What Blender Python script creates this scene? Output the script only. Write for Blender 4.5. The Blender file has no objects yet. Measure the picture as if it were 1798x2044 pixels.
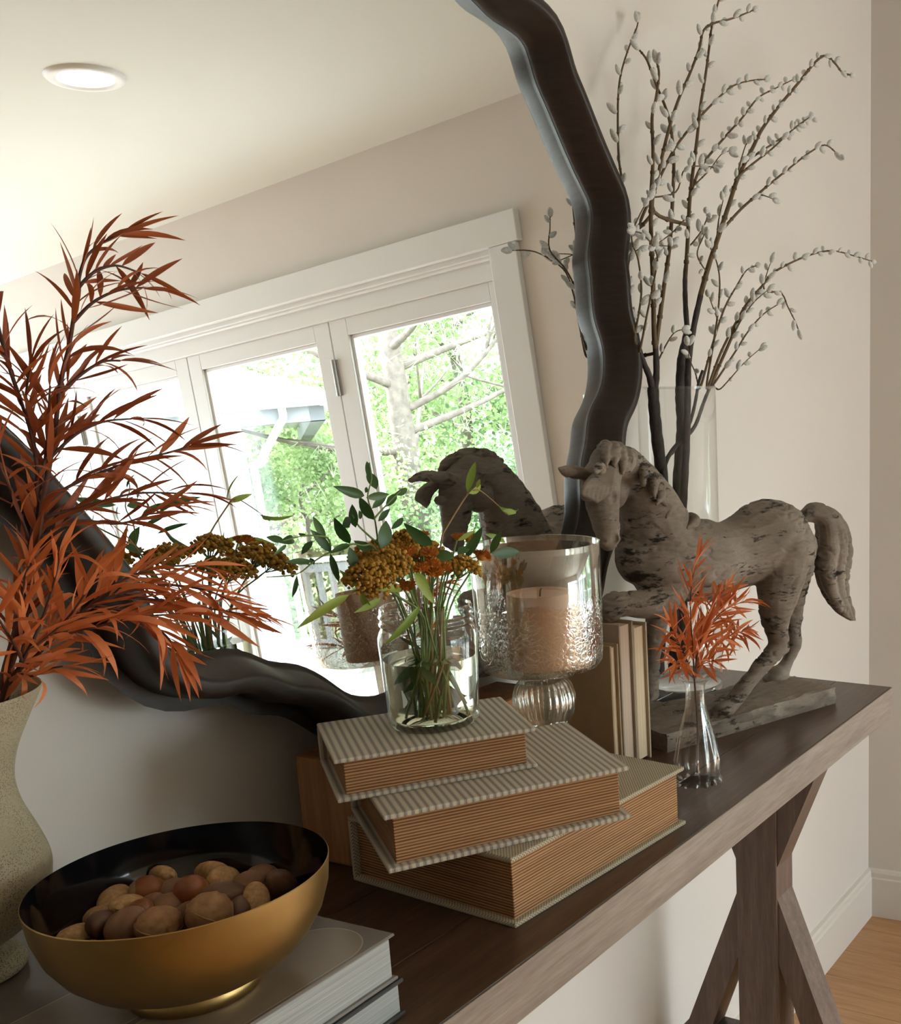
import bpy, bmesh, math, random
from mathutils import Vector, Matrix
random.seed(7)
PI = math.pi
SC = bpy.context.scene
COL = SC.collection

# ---------------------------------------------------------------- camera
# origin of the world: table-top level, back wall at y = 0, x runs along the wall
F_PX, CX, CY = 2146.0, 1595.0, 1220.0          # focal length and principal point in pixels of the 1798x2044 frame
PITCH, ROLL, YAW = math.radians(11.5), math.radians(0.58), math.radians(24.3)
CAM = Vector((0.0, -0.9744, 0.48))
def _axes():
    fw = Vector((0, math.cos(PITCH), -math.sin(PITCH))); rt = Vector((1, 0, 0)); dn = fw.cross(rt)
    c, s = math.cos(ROLL), math.sin(ROLL)
    r2 = c*rt + s*dn; d2 = -s*rt + c*dn
    hx = Vector((math.sin(YAW), math.cos(YAW), 0)); hy = Vector((-math.cos(YAW), math.sin(YAW), 0)); hz = Vector((0, 0, 1))
    tw = lambda v: Vector((v.dot(hx), v.dot(hy), v.dot(hz)))
    return tw(r2), tw(d2), tw(fw)
RT, DN, FW = _axes()
cd = bpy.data.cameras.new('camera'); co = bpy.data.objects.new('camera', cd); COL.objects.link(co)
cd.sensor_fit = 'VERTICAL'; cd.sensor_height = 24.0; cd.sensor_width = 24.0
cd.lens = F_PX/2044*24.0
cd.shift_x = (899-CX)/2044; cd.shift_y = (CY-1022)/2044
cd.clip_start = 0.01; cd.clip_end = 200
up = -DN
co.matrix_world = Matrix(((RT.x, up.x, -FW.x, CAM.x), (RT.y, up.y, -FW.y, CAM.y), (RT.z, up.z, -FW.z, CAM.z), (0, 0, 0, 1)))
SC.camera = co
def ray(px, py): return RT*((px-CX)/F_PX) + DN*((py-CY)/F_PX) + FW
def at_y(px, py, y): d = ray(px, py); return CAM + d*((y-CAM.y)/d.y)
def at_z(px, py, z): d = ray(px, py); return CAM + d*((z-CAM.z)/d.z)
def at_plane(px, py, p0, n): d = ray(px, py); return CAM + d*((p0-CAM).dot(n)/d.dot(n))

# ---------------------------------------------------------------- sky, sun, exposure
w = bpy.data.worlds.new('sky'); SC.world = w; w.use_nodes = True
bgn = w.node_tree.nodes['Background']; bgn.inputs[0].default_value = (0.80, 0.91, 1.0, 1); bgn.inputs[1].default_value = 1.6
sl = bpy.data.lights.new('sun', 'SUN'); sl.energy = 3.0; sl.angle = math.radians(1.0); sl.color = (1.0, 0.97, 0.92)
so = bpy.data.objects.new('sun', sl); COL.objects.link(so)
so.rotation_euler = Vector((0.16, 0.60, -0.78)).to_track_quat('-Z', 'Y').to_euler()
vs = SC.view_settings; vs.view_transform = 'Standard'; vs.look = 'None'; vs.gamma = 1.0; vs.use_curve_mapping = False; vs.exposure = 3.05

# ---------------------------------------------------------------- helpers
def tag(o, label=None, cat=None, group=None, kind=None):
    if label: o['label'] = label
    if cat: o['category'] = cat
    if group: o['group'] = group
    if kind: o['kind'] = kind
    return o
def empty(name, loc=(0, 0, 0), rz=0.0):
    o = bpy.data.objects.new(name, None); COL.objects.link(o); o.location = loc; o.rotation_euler = (0, 0, rz); o.empty_display_size = 0.02
    return o
def from_bm(name, bm, mat, parent=None, smooth=True, recalc=True):
    if recalc: bmesh.ops.recalc_face_normals(bm, faces=bm.faces[:])
    me = bpy.data.meshes.new(name); bm.to_mesh(me); bm.free()
    if smooth:
        for p in me.polygons: p.use_smooth = True
    if mat is not None: me.materials.append(mat)
    o = bpy.data.objects.new(name, me); COL.objects.link(o)
    if parent is not None: o.parent = parent
    return o
def from_data(name, vs_, fs_, mat, parent=None, smooth=False):
    me = bpy.data.meshes.new(name); me.from_pydata([tuple(v) for v in vs_], [], fs_); me.update()
    if smooth:
        for p in me.polygons: p.use_smooth = True
    if mat is not None: me.materials.append(mat)
    o = bpy.data.objects.new(name, me); COL.objects.link(o)
    if parent is not None: o.parent = parent
    return o
def sharp(o, deg=35):
    m = o.data
    try: m.set_sharp_from_angle(angle=math.radians(deg))
    except Exception: pass
    return o
def bm_box(bm, lo, hi, bev=0.0, seg=2, M=None):
    r = bmesh.ops.create_cube(bm, size=1.0); vv = r['verts']
    lo = Vector(lo); hi = Vector(hi); c = (lo+hi)/2; s = hi-lo
    for v in vv: v.co = Vector((v.co.x*s.x, v.co.y*s.y, v.co.z*s.z)) + c
    if bev > 0:
        es = list({e for v in vv for e in v.link_edges})
        r = bmesh.ops.bevel(bm, geom=es, offset=bev, segments=seg, affect='EDGES', profile=0.5)
        vv = list({v for f in r['faces'] for v in f.verts} | {v for v in vv if v.is_valid})
    if M is not None:
        for v in vv: v.co = M @ v.co
    return vv
def box(name, lo, hi, mat, parent=None, bev=0.0, seg=2, M=None):
    bm = bmesh.new(); bm_box(bm, lo, hi, bev, seg, M)
    return sharp(from_bm(name, bm, mat, parent, smooth=bev > 0), 14)
def lathe_verts(prof, n, rib=None):
    vs_, fs_ = [], []
    for k, (r, z) in enumerate(prof):
        for i in range(n):
            a = 2*PI*i/n
            rr = r if rib is None else rib(r, z, a, k)
            vs_.append((rr*math.cos(a), rr*math.sin(a), z))
    for k in range(len(prof)-1):
        for i in range(n):
            j = (i+1) % n
            fs_.append((k*n+i, k*n+j, (k+1)*n+j, (k+1)*n+i))
    return vs_, fs_
def lathe(name, prof, mat, parent=None, n=64, loc=(0, 0, 0), rib=None, cap=True, smooth=True):
    bm = bmesh.new(); vs_, fs_ = lathe_verts(prof, n, rib)
    bv = [bm.verts.new(v) for v in vs_]
    for f in fs_: bm.faces.new([bv[i] for i in f])
    if cap:
        if prof[0][0] > 1e-6: bm.faces.new([bv[i] for i in range(n)])
        if prof[-1][0] > 1e-6: bm.faces.new([bv[(len(prof)-1)*n+i] for i in range(n)])
    bmesh.ops.remove_doubles(bm, verts=bm.verts[:], dist=1e-6)
    o = from_bm(name, bm, mat, parent, smooth); o.location = loc
    return sharp(o, 50)
def smooth_path(pts, sub=4):
    pts = [Vector(p) for p in pts]
    if len(pts) < 3: return pts
    out = []
    for i in range(len(pts)-1):
        p0 = pts[max(i-1, 0)]; p1 = pts[i]; p2 = pts[i+1]; p3 = pts[min(i+2, len(pts)-1)]
        for k in range(sub):
            t = k/sub
            out.append(0.5*((2*p1) + (-p0+p2)*t + (2*p0-5*p1+4*p2-p3)*t*t + (-p0+3*p1-3*p2+p3)*t*t*t))
    out.append(pts[-1]); return out
def tube(bm, pts, rad, n=8, cap=True):
    """rad: a number or a list with one radius per point"""
    pts = [Vector(p) for p in pts]; m = len(pts)
    rr = rad if isinstance(rad, (list, tuple)) else [rad]*m
    rings = []; ref = Vector((0.31, 0.2, 0.93)).normalized(); prevx = None
    for i in range(m):
        t = (pts[min(i+1, m-1)] - pts[max(i-1, 0)])
        if t.length < 1e-9: t = Vector((0, 0, 1))
        t.normalize()
        x = (prevx if prevx is not None else ref); x = x - t*x.dot(t)
        if x.length < 1e-4: x = t.orthogonal()
        x.normalize(); y = t.cross(x); prevx = x
        rings.append([bm.verts.new(pts[i] + (x*math.cos(2*PI*k/n) + y*math.sin(2*PI*k/n))*rr[i]) for k in range(n)])
    for i in range(m-1):
        for k in range(n):
            j = (k+1) % n
            bm.faces.new((rings[i][k], rings[i][j], rings[i+1][j], rings[i+1][k]))
    if cap:
        bm.faces.new(rings[0][::-1]); bm.faces.new(rings[-1])
    return rings
def lerp_r(a, b, n): return [a + (b-a)*i/max(n-1, 1) for i in range(n)]
def copy_obj(o, name=None, parent=None):
    c = o.copy(); COL.objects.link(c)
    if name: c.name = name
    if parent is not None: c.parent = parent
    return c

# ---------------------------------------------------------------- materials
def new_mat(name):
    m = bpy.data.materials.new(name); m.use_nodes = True
    nt = m.node_tree; b = nt.nodes['Principled BSDF']
    return m, nt, b
def N(nt, t, **kw):
    n = nt.nodes.new(t)
    for k, v in kw.items():
        if k in n.bl_rna.properties and not k.startswith('in_'): setattr(n, k, v)
    return n
def L(nt, a, b): nt.links.new(a, b)
def coords(nt, scale=(1, 1, 1), kind='Object', rot=(0, 0, 0)):
    tc = N(nt, 'ShaderNodeTexCoord'); mp = N(nt, 'ShaderNodeMapping')
    mp.inputs['Scale'].default_value = scale; mp.inputs['Rotation'].default_value = rot
    L(nt, tc.outputs[kind], mp.inputs['Vector']); return mp.outputs['Vector']
def ramp(nt, fac, stops):
    r = N(nt, 'ShaderNodeValToRGB'); e = r.color_ramp.elements
    while len(e) < len(stops): e.new(0.5)
    for i, (p, c) in enumerate(stops):
        e[i].position = p; e[i].color = (*c, 1) if len(c) == 3 else c
    L(nt, fac, r.inputs['Fac']); return r.outputs['Color']
def noise(nt, vec, scale, detail=4, rough=0.55):
    n = N(nt, 'ShaderNodeTexNoise'); n.inputs['Scale'].default_value = scale; n.inputs['Detail'].default_value = detail; n.inputs['Roughness'].default_value = rough
    if vec is not None: L(nt, vec, n.inputs['Vector'])
    return n.outputs['Fac']
def bump(nt, b, height, strength=0.3, dist=0.002):
    n = N(nt, 'ShaderNodeBump'); n.inputs['Strength'].default_value = strength; n.inputs['Distance'].default_value = dist
    L(nt, height, n.inputs['Height']); L(nt, n.outputs['Normal'], b.inputs['Normal'])
def mathn(nt, op, a, b=None):
    n = N(nt, 'ShaderNodeMath'); n.operation = op
    for i, v in enumerate((a, b)):
        if v is None: continue
        if isinstance(v, (int, float)): n.inputs[i].default_value = v
        else: L(nt, v, n.inputs[i])
    return n.outputs[0]
def simple(name, col, rough=0.6, metal=0.0, var=0.0, vscale=8.0, spec=0.5, coat=0.0, bump_s=0.0, bscale=60.0, subs=0.0):
    m, nt, b = new_mat(name)
    b.inputs['Roughness'].default_value = rough; b.inputs['Metallic'].default_value = metal
    b.inputs['Specular IOR Level'].default_value = spec; b.inputs['Coat Weight'].default_value = coat
    b.inputs['Base Color'].default_value = (*col, 1)
    if subs > 0:
        b.inputs['Subsurface Weight'].default_value = subs; b.inputs['Subsurface Radius'].default_value = (0.02, 0.01, 0.006); b.inputs['Subsurface Scale'].default_value = 0.3
    if var > 0 or bump_s > 0:
        v = coords(nt)
    if var > 0:
        f = noise(nt, v, vscale)
        L(nt, ramp(nt, f, [(0.25, tuple(c*(1-var) for c in col)), (0.75, tuple(min(1, c*(1+var)) for c in col))]), b.inputs['Base Color'])
    if bump_s > 0: bump(nt, b, noise(nt, v, bscale, 6), bump_s)
    return m
def wood(name, stops, scale=(2, 30, 30), rough=0.45, nscale=3.0, bs=0.12, coat=0.0, detail=6):
    m, nt, b = new_mat(name); v = coords(nt, scale)
    f = noise(nt, v, nscale, detail, 0.6); f2 = noise(nt, coords(nt, tuple(s*4 for s in scale)), nscale, 3)
    mx = mathn(nt, 'ADD', mathn(nt, 'MULTIPLY', f, 0.7), mathn(nt, 'MULTIPLY', f2, 0.3))
    L(nt, ramp(nt, mx, stops), b.inputs['Base Color'])
    b.inputs['Roughness'].default_value = rough; b.inputs['Coat Weight'].default_value = coat
    bump(nt, b, mx, bs, 0.001); return m
def thin_glass(name, tint=(0.97, 0.98, 0.97), rough=0.0, edge=0.04, gl=(1, 1, 1), pw_=5.0):
    """thin clear sheet: what is not reflected passes straight through"""
    m = bpy.data.materials.new(name); m.use_nodes = True; nt = m.node_tree; nt.nodes.clear()
    o = N(nt, 'ShaderNodeOutputMaterial'); mx = N(nt, 'ShaderNodeMixShader'); t = N(nt, 'ShaderNodeBsdfTransparent'); g = N(nt, 'ShaderNodeBsdfGlossy')
    lw = N(nt, 'ShaderNodeLayerWeight'); lw.inputs['Blend'].default_value = 0.5      # Schlick reflectance, the same from both sides
    fr = mathn(nt, 'ADD', mathn(nt, 'MULTIPLY', mathn(nt, 'POWER', lw.outputs['Facing'], pw_), 0.9), edge)
    t.inputs['Color'].default_value = (*tint, 1); g.inputs['Color'].default_value = (*gl, 1); g.inputs['Roughness'].default_value = rough
    L(nt, fr, mx.inputs[0]); L(nt, t.outputs[0], mx.inputs[1]); L(nt, g.outputs[0], mx.inputs[2]); L(nt, mx.outputs[0], o.inputs['Surface'])
    return m
def solid_glass(name, col=(1, 1, 1), ior=1.45, rough=0.0):
    m, nt, b = new_mat(name); b.inputs['Base Color'].default_value = (*col, 1); b.inputs['Transmission Weight'].default_value = 1.0
    b.inputs['IOR'].default_value = ior; b.inputs['Roughness'].default_value = rough; return m
# ================================================================ THE ROOM
FLOOR, CEIL = -0.947, 1.468
M_wall = simple('wall_paint', (0.745, 0.685, 0.63), 0.75, var=0.02, vscale=3, bump_s=0.05, bscale=250)
M_ceil = simple('ceiling_paint', (0.74, 0.755, 0.71), 0.85, var=0.01, vscale=3)
M_trim = simple('white_trim_paint', (0.80, 0.80, 0.80), 0.4)
M_base = simple('baseboard_paint', (0.76, 0.70, 0.64), 0.4)
M_floor = wood('oak_floor', [(0.3, (0.40, 0.20, 0.085)), (0.5, (0.50, 0.27, 0.125)), (0.7, (0.58, 0.33, 0.165))], (22, 1.6, 22), 0.38, 2.2, 0.08)
M_pane = thin_glass('window_glass', (0.96, 0.98, 0.97), 0.0, 0.015, pw_=6.0)
M_steel = simple('brushed_steel', (0.55, 0.55, 0.54), 0.3, 1.0)

def struct(o): o['kind'] = 'structure'; return o
DE = math.radians(-4.4); WX = 2.606
MR = Matrix(((-math.sin(DE), math.cos(DE), 0, WX), (-math.cos(DE), -math.sin(DE), 0, 0), (0, 0, 1, 0), (0, 0, 0, 1)))   # a: into the room, b: outward, z

fl = struct(box('floor', (-6.6, -5.75, FLOOR-0.12), (3.2, 0.1, FLOOR-0.012), M_floor))
pw = 0.127; xx = -6.5; k = 0
while xx < 3.15:
    cuts = [-5.65, -5.65+1.1+((k*0.73) % 1.6), -2.2+((k*0.61) % 1.4), 0.0]
    cuts = sorted(cuts)
    for y0, y1 in zip(cuts[:-1], cuts[1:]):
        if y1-y0 < 0.05: continue
        o = box('plank', (xx+0.0006, y0+0.0006, FLOOR-0.012), (xx+pw-0.0006, y1-0.0006, FLOOR), M_floor, fl, 0.0012, 1)
    xx += pw; k += 1
struct(box('ceiling', (-6.6, -5.75, CEIL), (3.4, 0.12, CEIL+0.12), M_ceil))
struct(box('wall_back', (-6.6, 0.0, FLOOR-0.1), (WX+0.16, 0.12, CEIL+0.05), M_wall))
struct(box('wall_left', (-6.6, -5.75, FLOOR-0.1), (-6.5, 0.05, CEIL+0.05), M_wall))
bm = bmesh.new(); NW = (1.15, 3.0, FLOOR+0.10, FLOOR+2.02)      # unseen window added behind the camera to supply frontal daylight
bm_box(bm, (-6.6, -5.75, FLOOR-0.1), (NW[0], -5.65, CEIL+0.05)); bm_box(bm, (NW[1], -5.75, FLOOR-0.1), (3.4, -5.65, CEIL+0.05))
bm_box(bm, (NW[0], -5.75, FLOOR-0.1), (NW[1], -5.65, NW[2])); bm_box(bm, (NW[0], -5.75, NW[3]), (NW[1], -5.65, CEIL+0.05))
struct(from_bm('wall_near', bm, M_wall, smooth=False))
wn_ = empty('added_window_1'); wn_['kind'] = 'structure'
bm = bmesh.new()
for i in range(4):
    xx_ = NW[0]+(NW[1]-NW[0]-0.05)*i/3; bm_box(bm, (xx_, -5.73, NW[2]), (xx_+0.05, -5.67, NW[3]))
bm_box(bm, (NW[0], -5.73, NW[2]), (NW[1], -5.67, NW[2]+0.05)); bm_box(bm, (NW[0], -5.73, NW[3]-0.05), (NW[1], -5.67, NW[3])); from_bm('added_window_frame', bm, M_trim, wn_, smooth=False)
for i in range(3):
    x0_ = NW[0]+(NW[1]-NW[0]-0.05)*i/3+0.05; x1_ = NW[0]+(NW[1]-NW[0]-0.05)*(i+1)/3; box('pane', (x0_, -5.703, NW[2]+0.05), (x1_, -5.699, NW[3]-0.05), M_pane, wn_)
pl2 = bpy.data.lights.new('window_portal', 'AREA'); pl2.shape = 'RECTANGLE'; pl2.size = NW[1]-NW[0]; pl2.size_y = NW[3]-NW[2]; pl2.cycles.is_portal = True
po2 = bpy.data.objects.new('window_portal', pl2); COL.objects.link(po2); po2.location = ((NW[0]+NW[1])/2, -5.74, (NW[2]+NW[3])/2); po2.rotation_euler = (-PI/2, 0, PI)
OA, OB, OH = 1.372, 4.86, FLOOR+2.022
bm = bmesh.new()
bm_box(bm, (-0.14, 0, FLOOR-0.1), (OA, 0.16, CEIL+0.05)); bm_box(bm, (OB, 0, FLOOR-0.1), (6.0, 0.16, CEIL+0.05)); bm_box(bm, (OA, 0, OH), (OB, 0.16, CEIL+0.05))
o = from_bm('wall_right', bm, M_wall, smooth=False); o.data.transform(MR); struct(o)
def baseboard(name, lo, hi, M=None, axis='x'):
    b_ = bmesh.new(); x0, x1 = lo, hi
    prof = [(0, 0), (0.016, 0), (0.016, 0.112), (0.0125, 0.116), (0.0125, 0.128), (0.009, 0.134), (0, 0.137)]
    rows = []
    for x in (x0, x1): rows.append([b_.verts.new((x, -p[0], FLOOR+p[1])) for p in prof])
    n = len(prof)
    for i in range(n): b_.faces.new((rows[0][i], rows[1][i], rows[1][(i+1) % n], rows[0][(i+1) % n]))
    b_.faces.new(rows[0]); b_.faces.new(rows[1][::-1])
    o = from_bm(name, b_, M_base, smooth=False)
    if M is not None: o.data.transform(M)
    return struct(o)
baseboard('baseboard_back', -6.5, WX+0.01)
baseboard('baseboard_right', 0.0, 1.26, MR)
# door casing
bm = bmesh.new()
bm_box(bm, (1.262, -0.018, FLOOR), (1.375, 0, FLOOR+2.018), 0.003); bm_box(bm, (OB-0.003, -0.018, FLOOR), (OB+0.11, 0, FLOOR+2.018), 0.003)
bm_box(bm, (1.245, -0.024, FLOOR+2.018), (OB+0.128, 0, FLOOR+2.108), 0.003)
o = from_bm('trim_1', bm, M_trim); sharp(o, 14); o.data.transform(MR); struct(o)
bm = bmesh.new()     # jamb lining and the recessed head above the panels
bm_box(bm, (OA, 0.0, FLOOR), (OA+0.022, 0.16, OH)); bm_box(bm, (OB-0.022, 0.0, FLOOR), (OB, 0.16, OH)); bm_box(bm, (OA, 0.0, OH-0.02), (OB, 0.16, OH), 0.002)
bm_box(bm, (OA, 0.028, OH-0.085), (OB, 0.13, OH-0.018), 0.002); bm_box(bm, (OA, 0.01, OH-0.03), (OB, 0.028, OH-0.012), 0.004)
bm_box(bm, (OA, 0.0, FLOOR-0.02), (OB, 0.16, FLOOR+0.012))
o = from_bm('trim_2', bm, M_trim); sharp(o, 14); o.data.transform(MR); struct(o)
seams = [1.397, 2.246, 3.12, 3.98, 4.836]
for i in range(4):
    a0, a1 = seams[i]+0.0025, seams[i+1]-0.0025
    d = empty('door_%d' % (i+1)); d['kind'] = 'structure'
    z0, z1 = FLOOR+0.015, FLOOR+1.937; st = 0.082
    if i == 0: ga, gb = a0+0.058, a1-0.09
    else: ga, gb = a0+st, a1-st
    gz0, gz1 = FLOOR+0.20, FLOOR+1.878
    bm = bmesh.new()
    y0, y1 = 0.045, 0.09
    bm_box(bm, (a0, y0, z0), (ga, y1, z1), 0.002); bm_box(bm, (gb, y0, z0), (a1, y1, z1), 0.002)
    bm_box(bm, (ga, y0, gz1), (gb, y1, z1), 0.002); bm_box(bm, (ga, y0, z0), (gb, y1, gz0), 0.002)
    o = from_bm('door_frame', bm, M_trim, d); sharp(o, 14); o.data.transform(MR)
    bm = bmesh.new(); bd = 0.013        # glazing bead
    bm_box(bm, (ga, y0+0.010, gz0), (ga+bd, y1-0.01, gz1), 0.002); bm_box(bm, (gb-bd, y0+0.010, gz0), (gb, y1-0.01, gz1), 0.002)
    bm_box(bm, (ga, y0+0.010, gz1-bd), (gb, y1-0.01, gz1), 0.002); bm_box(bm, (ga, y0+0.010, gz0), (gb, y1-0.01, gz0+bd), 0.002)
    o = from_bm('glazing_bead', bm, M_trim, d); sharp(o, 14); o.data.transform(MR)
    o = box('pane', (ga+bd, 0.065, gz0+bd), (gb-bd, 0.071, gz1-bd), M_pane, d, M=MR)
    if i in (0, 2):
        for hz in (FLOOR+1.68, FLOOR+0.95, FLOOR+0.25):
            bm = bmesh.new(); tube(bm, [(a1+0.0025, y0-0.006, hz), (a1+0.0025, y0-0.006, hz+0.126)], 0.0085, 12)
            bm_box(bm, (a1-0.012, y0-0.004, hz+0.002), (a1+0.017, y0+0.001, hz+0.124))
            o = from_bm('hinge', bm, M_steel, d); sharp(o, 14); o.data.transform(MR)
# daylight enters through the opening: a portal only guides the sky sampling
pl = bpy.data.lights.new('door_portal', 'AREA'); pl.shape = 'RECTANGLE'; pl.size = OB-OA; pl.size_y = OH-FLOOR; pl.cycles.is_portal = True
po = bpy.data.objects.new('door_portal', pl); COL.objects.link(po)
pc = MR @ Vector(((OA+OB)/2, 0.10, (FLOOR+OH)/2)); inw = (MR.to_3x3() @ Vector((0, -1, 0)))
ax = MR.to_3x3() @ Vector((1, 0, 0)); zz = -inw; yy = zz.cross(ax)
po.matrix_world = Matrix(((ax.x, yy.x, zz.x, pc.x), (ax.y, yy.y, zz.y, pc.y), (ax.z, yy.z, zz.z, pc.z), (0, 0, 0, 1)))

# recessed ceiling lamp seen in the mirror
m_lens, nt, b = new_mat('lamp_lens'); b.inputs['Base Color'].default_value = (0.9, 0.9, 0.88, 1); b.inputs['Emission Color'].default_value = (1, 0.99, 0.95, 1); b.inputs['Emission Strength'].default_value = 0.45
cl = empty('ceiling_light', (1.845, -1.822, CEIL)); tag(cl, 'round white recessed light set flush in the ceiling', 'ceiling light')
lathe('trim_ring', [(0.062, 0.0), (0.062, -0.006), (0.070, -0.010), (0.083, -0.008), (0.089, 0.0)], M_trim, cl, 64, cap=False)
lathe('lens', [(0.0, -0.004), (0.062, -0.004)], m_lens, cl, 64, cap=False)

# ================================================================ OUTSIDE THE DOORS
M_ground = simple('garden_soil', (0.22, 0.24, 0.12), 0.9, var=0.3, vscale=0.8)
M_deck = wood('deck_boards', [(0.3, (0.36, 0.35, 0.33)), (0.7, (0.44, 0.43, 0.41))], (1, 8, 8), 0.6)
M_outw = simple('exterior_white_paint', (0.62, 0.63, 0.64), 0.5)
M_outg = simple('exterior_grey_paint', (0.20, 0.205, 0.215), 0.55)
M_roof = simple('pale_roof_shingles', (0.60, 0.59, 0.58), 0.85, var=0.08, vscale=30)
struct(box('ground', (2.9, -60, -1.6), (60, 30, -1.25), M_ground))
struct(box('deck', (2.95, -12.0, -1.12), (6.9, 1.0, FLOOR-0.03), M_deck))
rl = empty('deck_railing', (6.15, -5.4, FLOOR-0.03)); tag(rl, 'white wooden railing along the deck outside the glass doors', 'railing')
box('top_rail', (-0.045, -1.72, 0.87), (0.045, 5.5, 0.91), M_outw, rl, 0.006)
box('upper_rail', (-0.02, -1.72, 0.79), (0.02, 5.5, 0.86), M_outg, rl, 0.004)
box('bottom_rail', (-0.02, -1.72, 0.16), (0.02, 5.5, 0.23), M_outg, rl, 0.004)
for i in range(46): box('baluster', (-0.018, -1.62+i*0.153, 0.22), (0.018, -1.584+i*0.153, 0.80), M_outg, rl)
for yy_ in (-1.76, 0.7, 3.0, 5.4): box('rail_post', (-0.05, yy_, 0.0), (0.05, yy_+0.10, 0.95), M_outw, rl, 0.004)
# neighbouring porch: local frame g along the eave, q away from the doors
R0 = Vector((6.72, -6.80, 1.235)); g = Vector((-0.791, -0.611, 0)); q = Vector((0.611, -0.791, 0))
MP = Matrix(((g.x, q.x, 0, R0.x), (g.y, q.y, 0, R0.y), (0, 0, 1, R0.z), (0, 0, 0, 1)))
pv = empty('porch_house'); tag(pv, 'neighbouring white porch with pale hipped roof, gutter and grey posts, beyond the doors', 'porch')
hipv = [(-0.05, -0.05, 0.06), (4.5, -0.05, 0.06), (0.62, 1.75, 0.52), (4.5, 1.75, 0.52), (-0.05, 3.5, 0.06), (4.5, 3.5, 0.06)]
bm = bmesh.new(); vv = [bm.verts.new(MP @ Vector(v)) for v in hipv] + [bm.verts.new(MP @ (Vector(v)+Vector((0, 0, -0.03)))) for v in hipv]
for f in ((0, 1, 3, 2), (0, 2, 4), (2, 3, 5, 4), (1, 5, 3), (6, 8, 9, 7), (6, 10, 8), (8, 10, 11, 9), (0, 6, 7, 1), (0, 4, 10, 6), (4, 5, 11, 10), (1, 7, 11, 5)):
    bm.faces.new([vv[i] for i in f])
from_bm('roof', bm, M_roof, pv, smooth=False)
bm = bmesh.new(); bm_box(bm, (-0.06, -0.13, -0.05), (4.5, -0.04, 0.055), 0.012, M=MP); bm_box(bm, (-0.06, -0.05, -0.05), (0.03, 3.5, 0.05), 0.01, M=MP); sharp(from_bm('gutter', bm, M_outw, pv))
bm = bmesh.new(); bm_box(bm, (0.0, 0.03, -0.17), (4.5, 0.14, -0.02), M=MP); bm_box(bm, (0.0, 0.03, -0.17), (0.12, 3.4, -0.02), M=MP); from_bm('beam', bm, M_outg, pv, smooth=False)
box('porch_ceiling', (0.0, 0.05, 0.0), (4.5, 3.4, 0.03), M_outw, pv, M=MP)
for gx in (0.66, 2.9): box('post', (gx, 0.02, -2.40), (gx+0.14, 0.15, -0.17), M_outg, pv, 0.004, M=MP)
box('house_wall', (0.83, 1.6, -2.5), (4.5, 1.72, 0.0), M_outw, pv, M=MP)
for i in range(12): box('siding_board', (0.83, 1.578, -2.45+i*0.2), (4.5, 1.6, -2.26+i*0.2), M_outw, pv, M=MP)
bm = bmesh.new(); tube(bm, [MP @ Vector(p) for p in smooth_path([(0.33, -0.06, -0.04), (0.33, -0.02, -0.13), (0.38, 0.0, -0.20), (0.58, 0.0, -0.50), (0.62, 0.0, -0.60), (0.615, 0.0, -2.2)], 4)], 0.032, 10)
from_bm('downspout', bm, M_outw, pv)

M_bark = simple('grey_bark', (0.155, 0.125, 0.105), 0.9, var=0.35, vscale=14, bump_s=0.6, bscale=25)
def leaf_mat(name, c1, c2):
    m, nt, b = new_mat(name); f = noise(nt, coords(nt), 2.2, 3)
    L(nt, ramp(nt, f, [(0.35, c1), (0.65, c2)]), b.inputs['Base Color']); b.inputs['Roughness'].default_value = 0.55
    b.inputs['Transmission Weight'].default_value = 0.0
    tr = N(nt, 'ShaderNodeBsdfTranslucent'); ad = N(nt, 'ShaderNodeMixShader'); ad.inputs[0].default_value = 0.35
    L(nt, ramp(nt, f, [(0.35, tuple(min(1, c*1.4) for c in c1)), (0.65, tuple(min(1, c*1.4) for c in c2))]), tr.inputs['Color'])
    out = nt.nodes['Material Output']; L(nt, b.outputs[0], ad.inputs[1]); L(nt, tr.outputs[0], ad.inputs[2]); L(nt, ad.outputs[0], out.inputs['Surface'])
    return m
M_lf = [leaf_mat('tree_leaf_light', (0.20, 0.30, 0.12), (0.36, 0.44, 0.22)), leaf_mat('tree_leaf_mid', (0.09, 0.17, 0.07), (0.22, 0.30, 0.15)), leaf_mat('pine_needle', (0.24, 0.29, 0.18), (0.46, 0.48, 0.34))]
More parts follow.
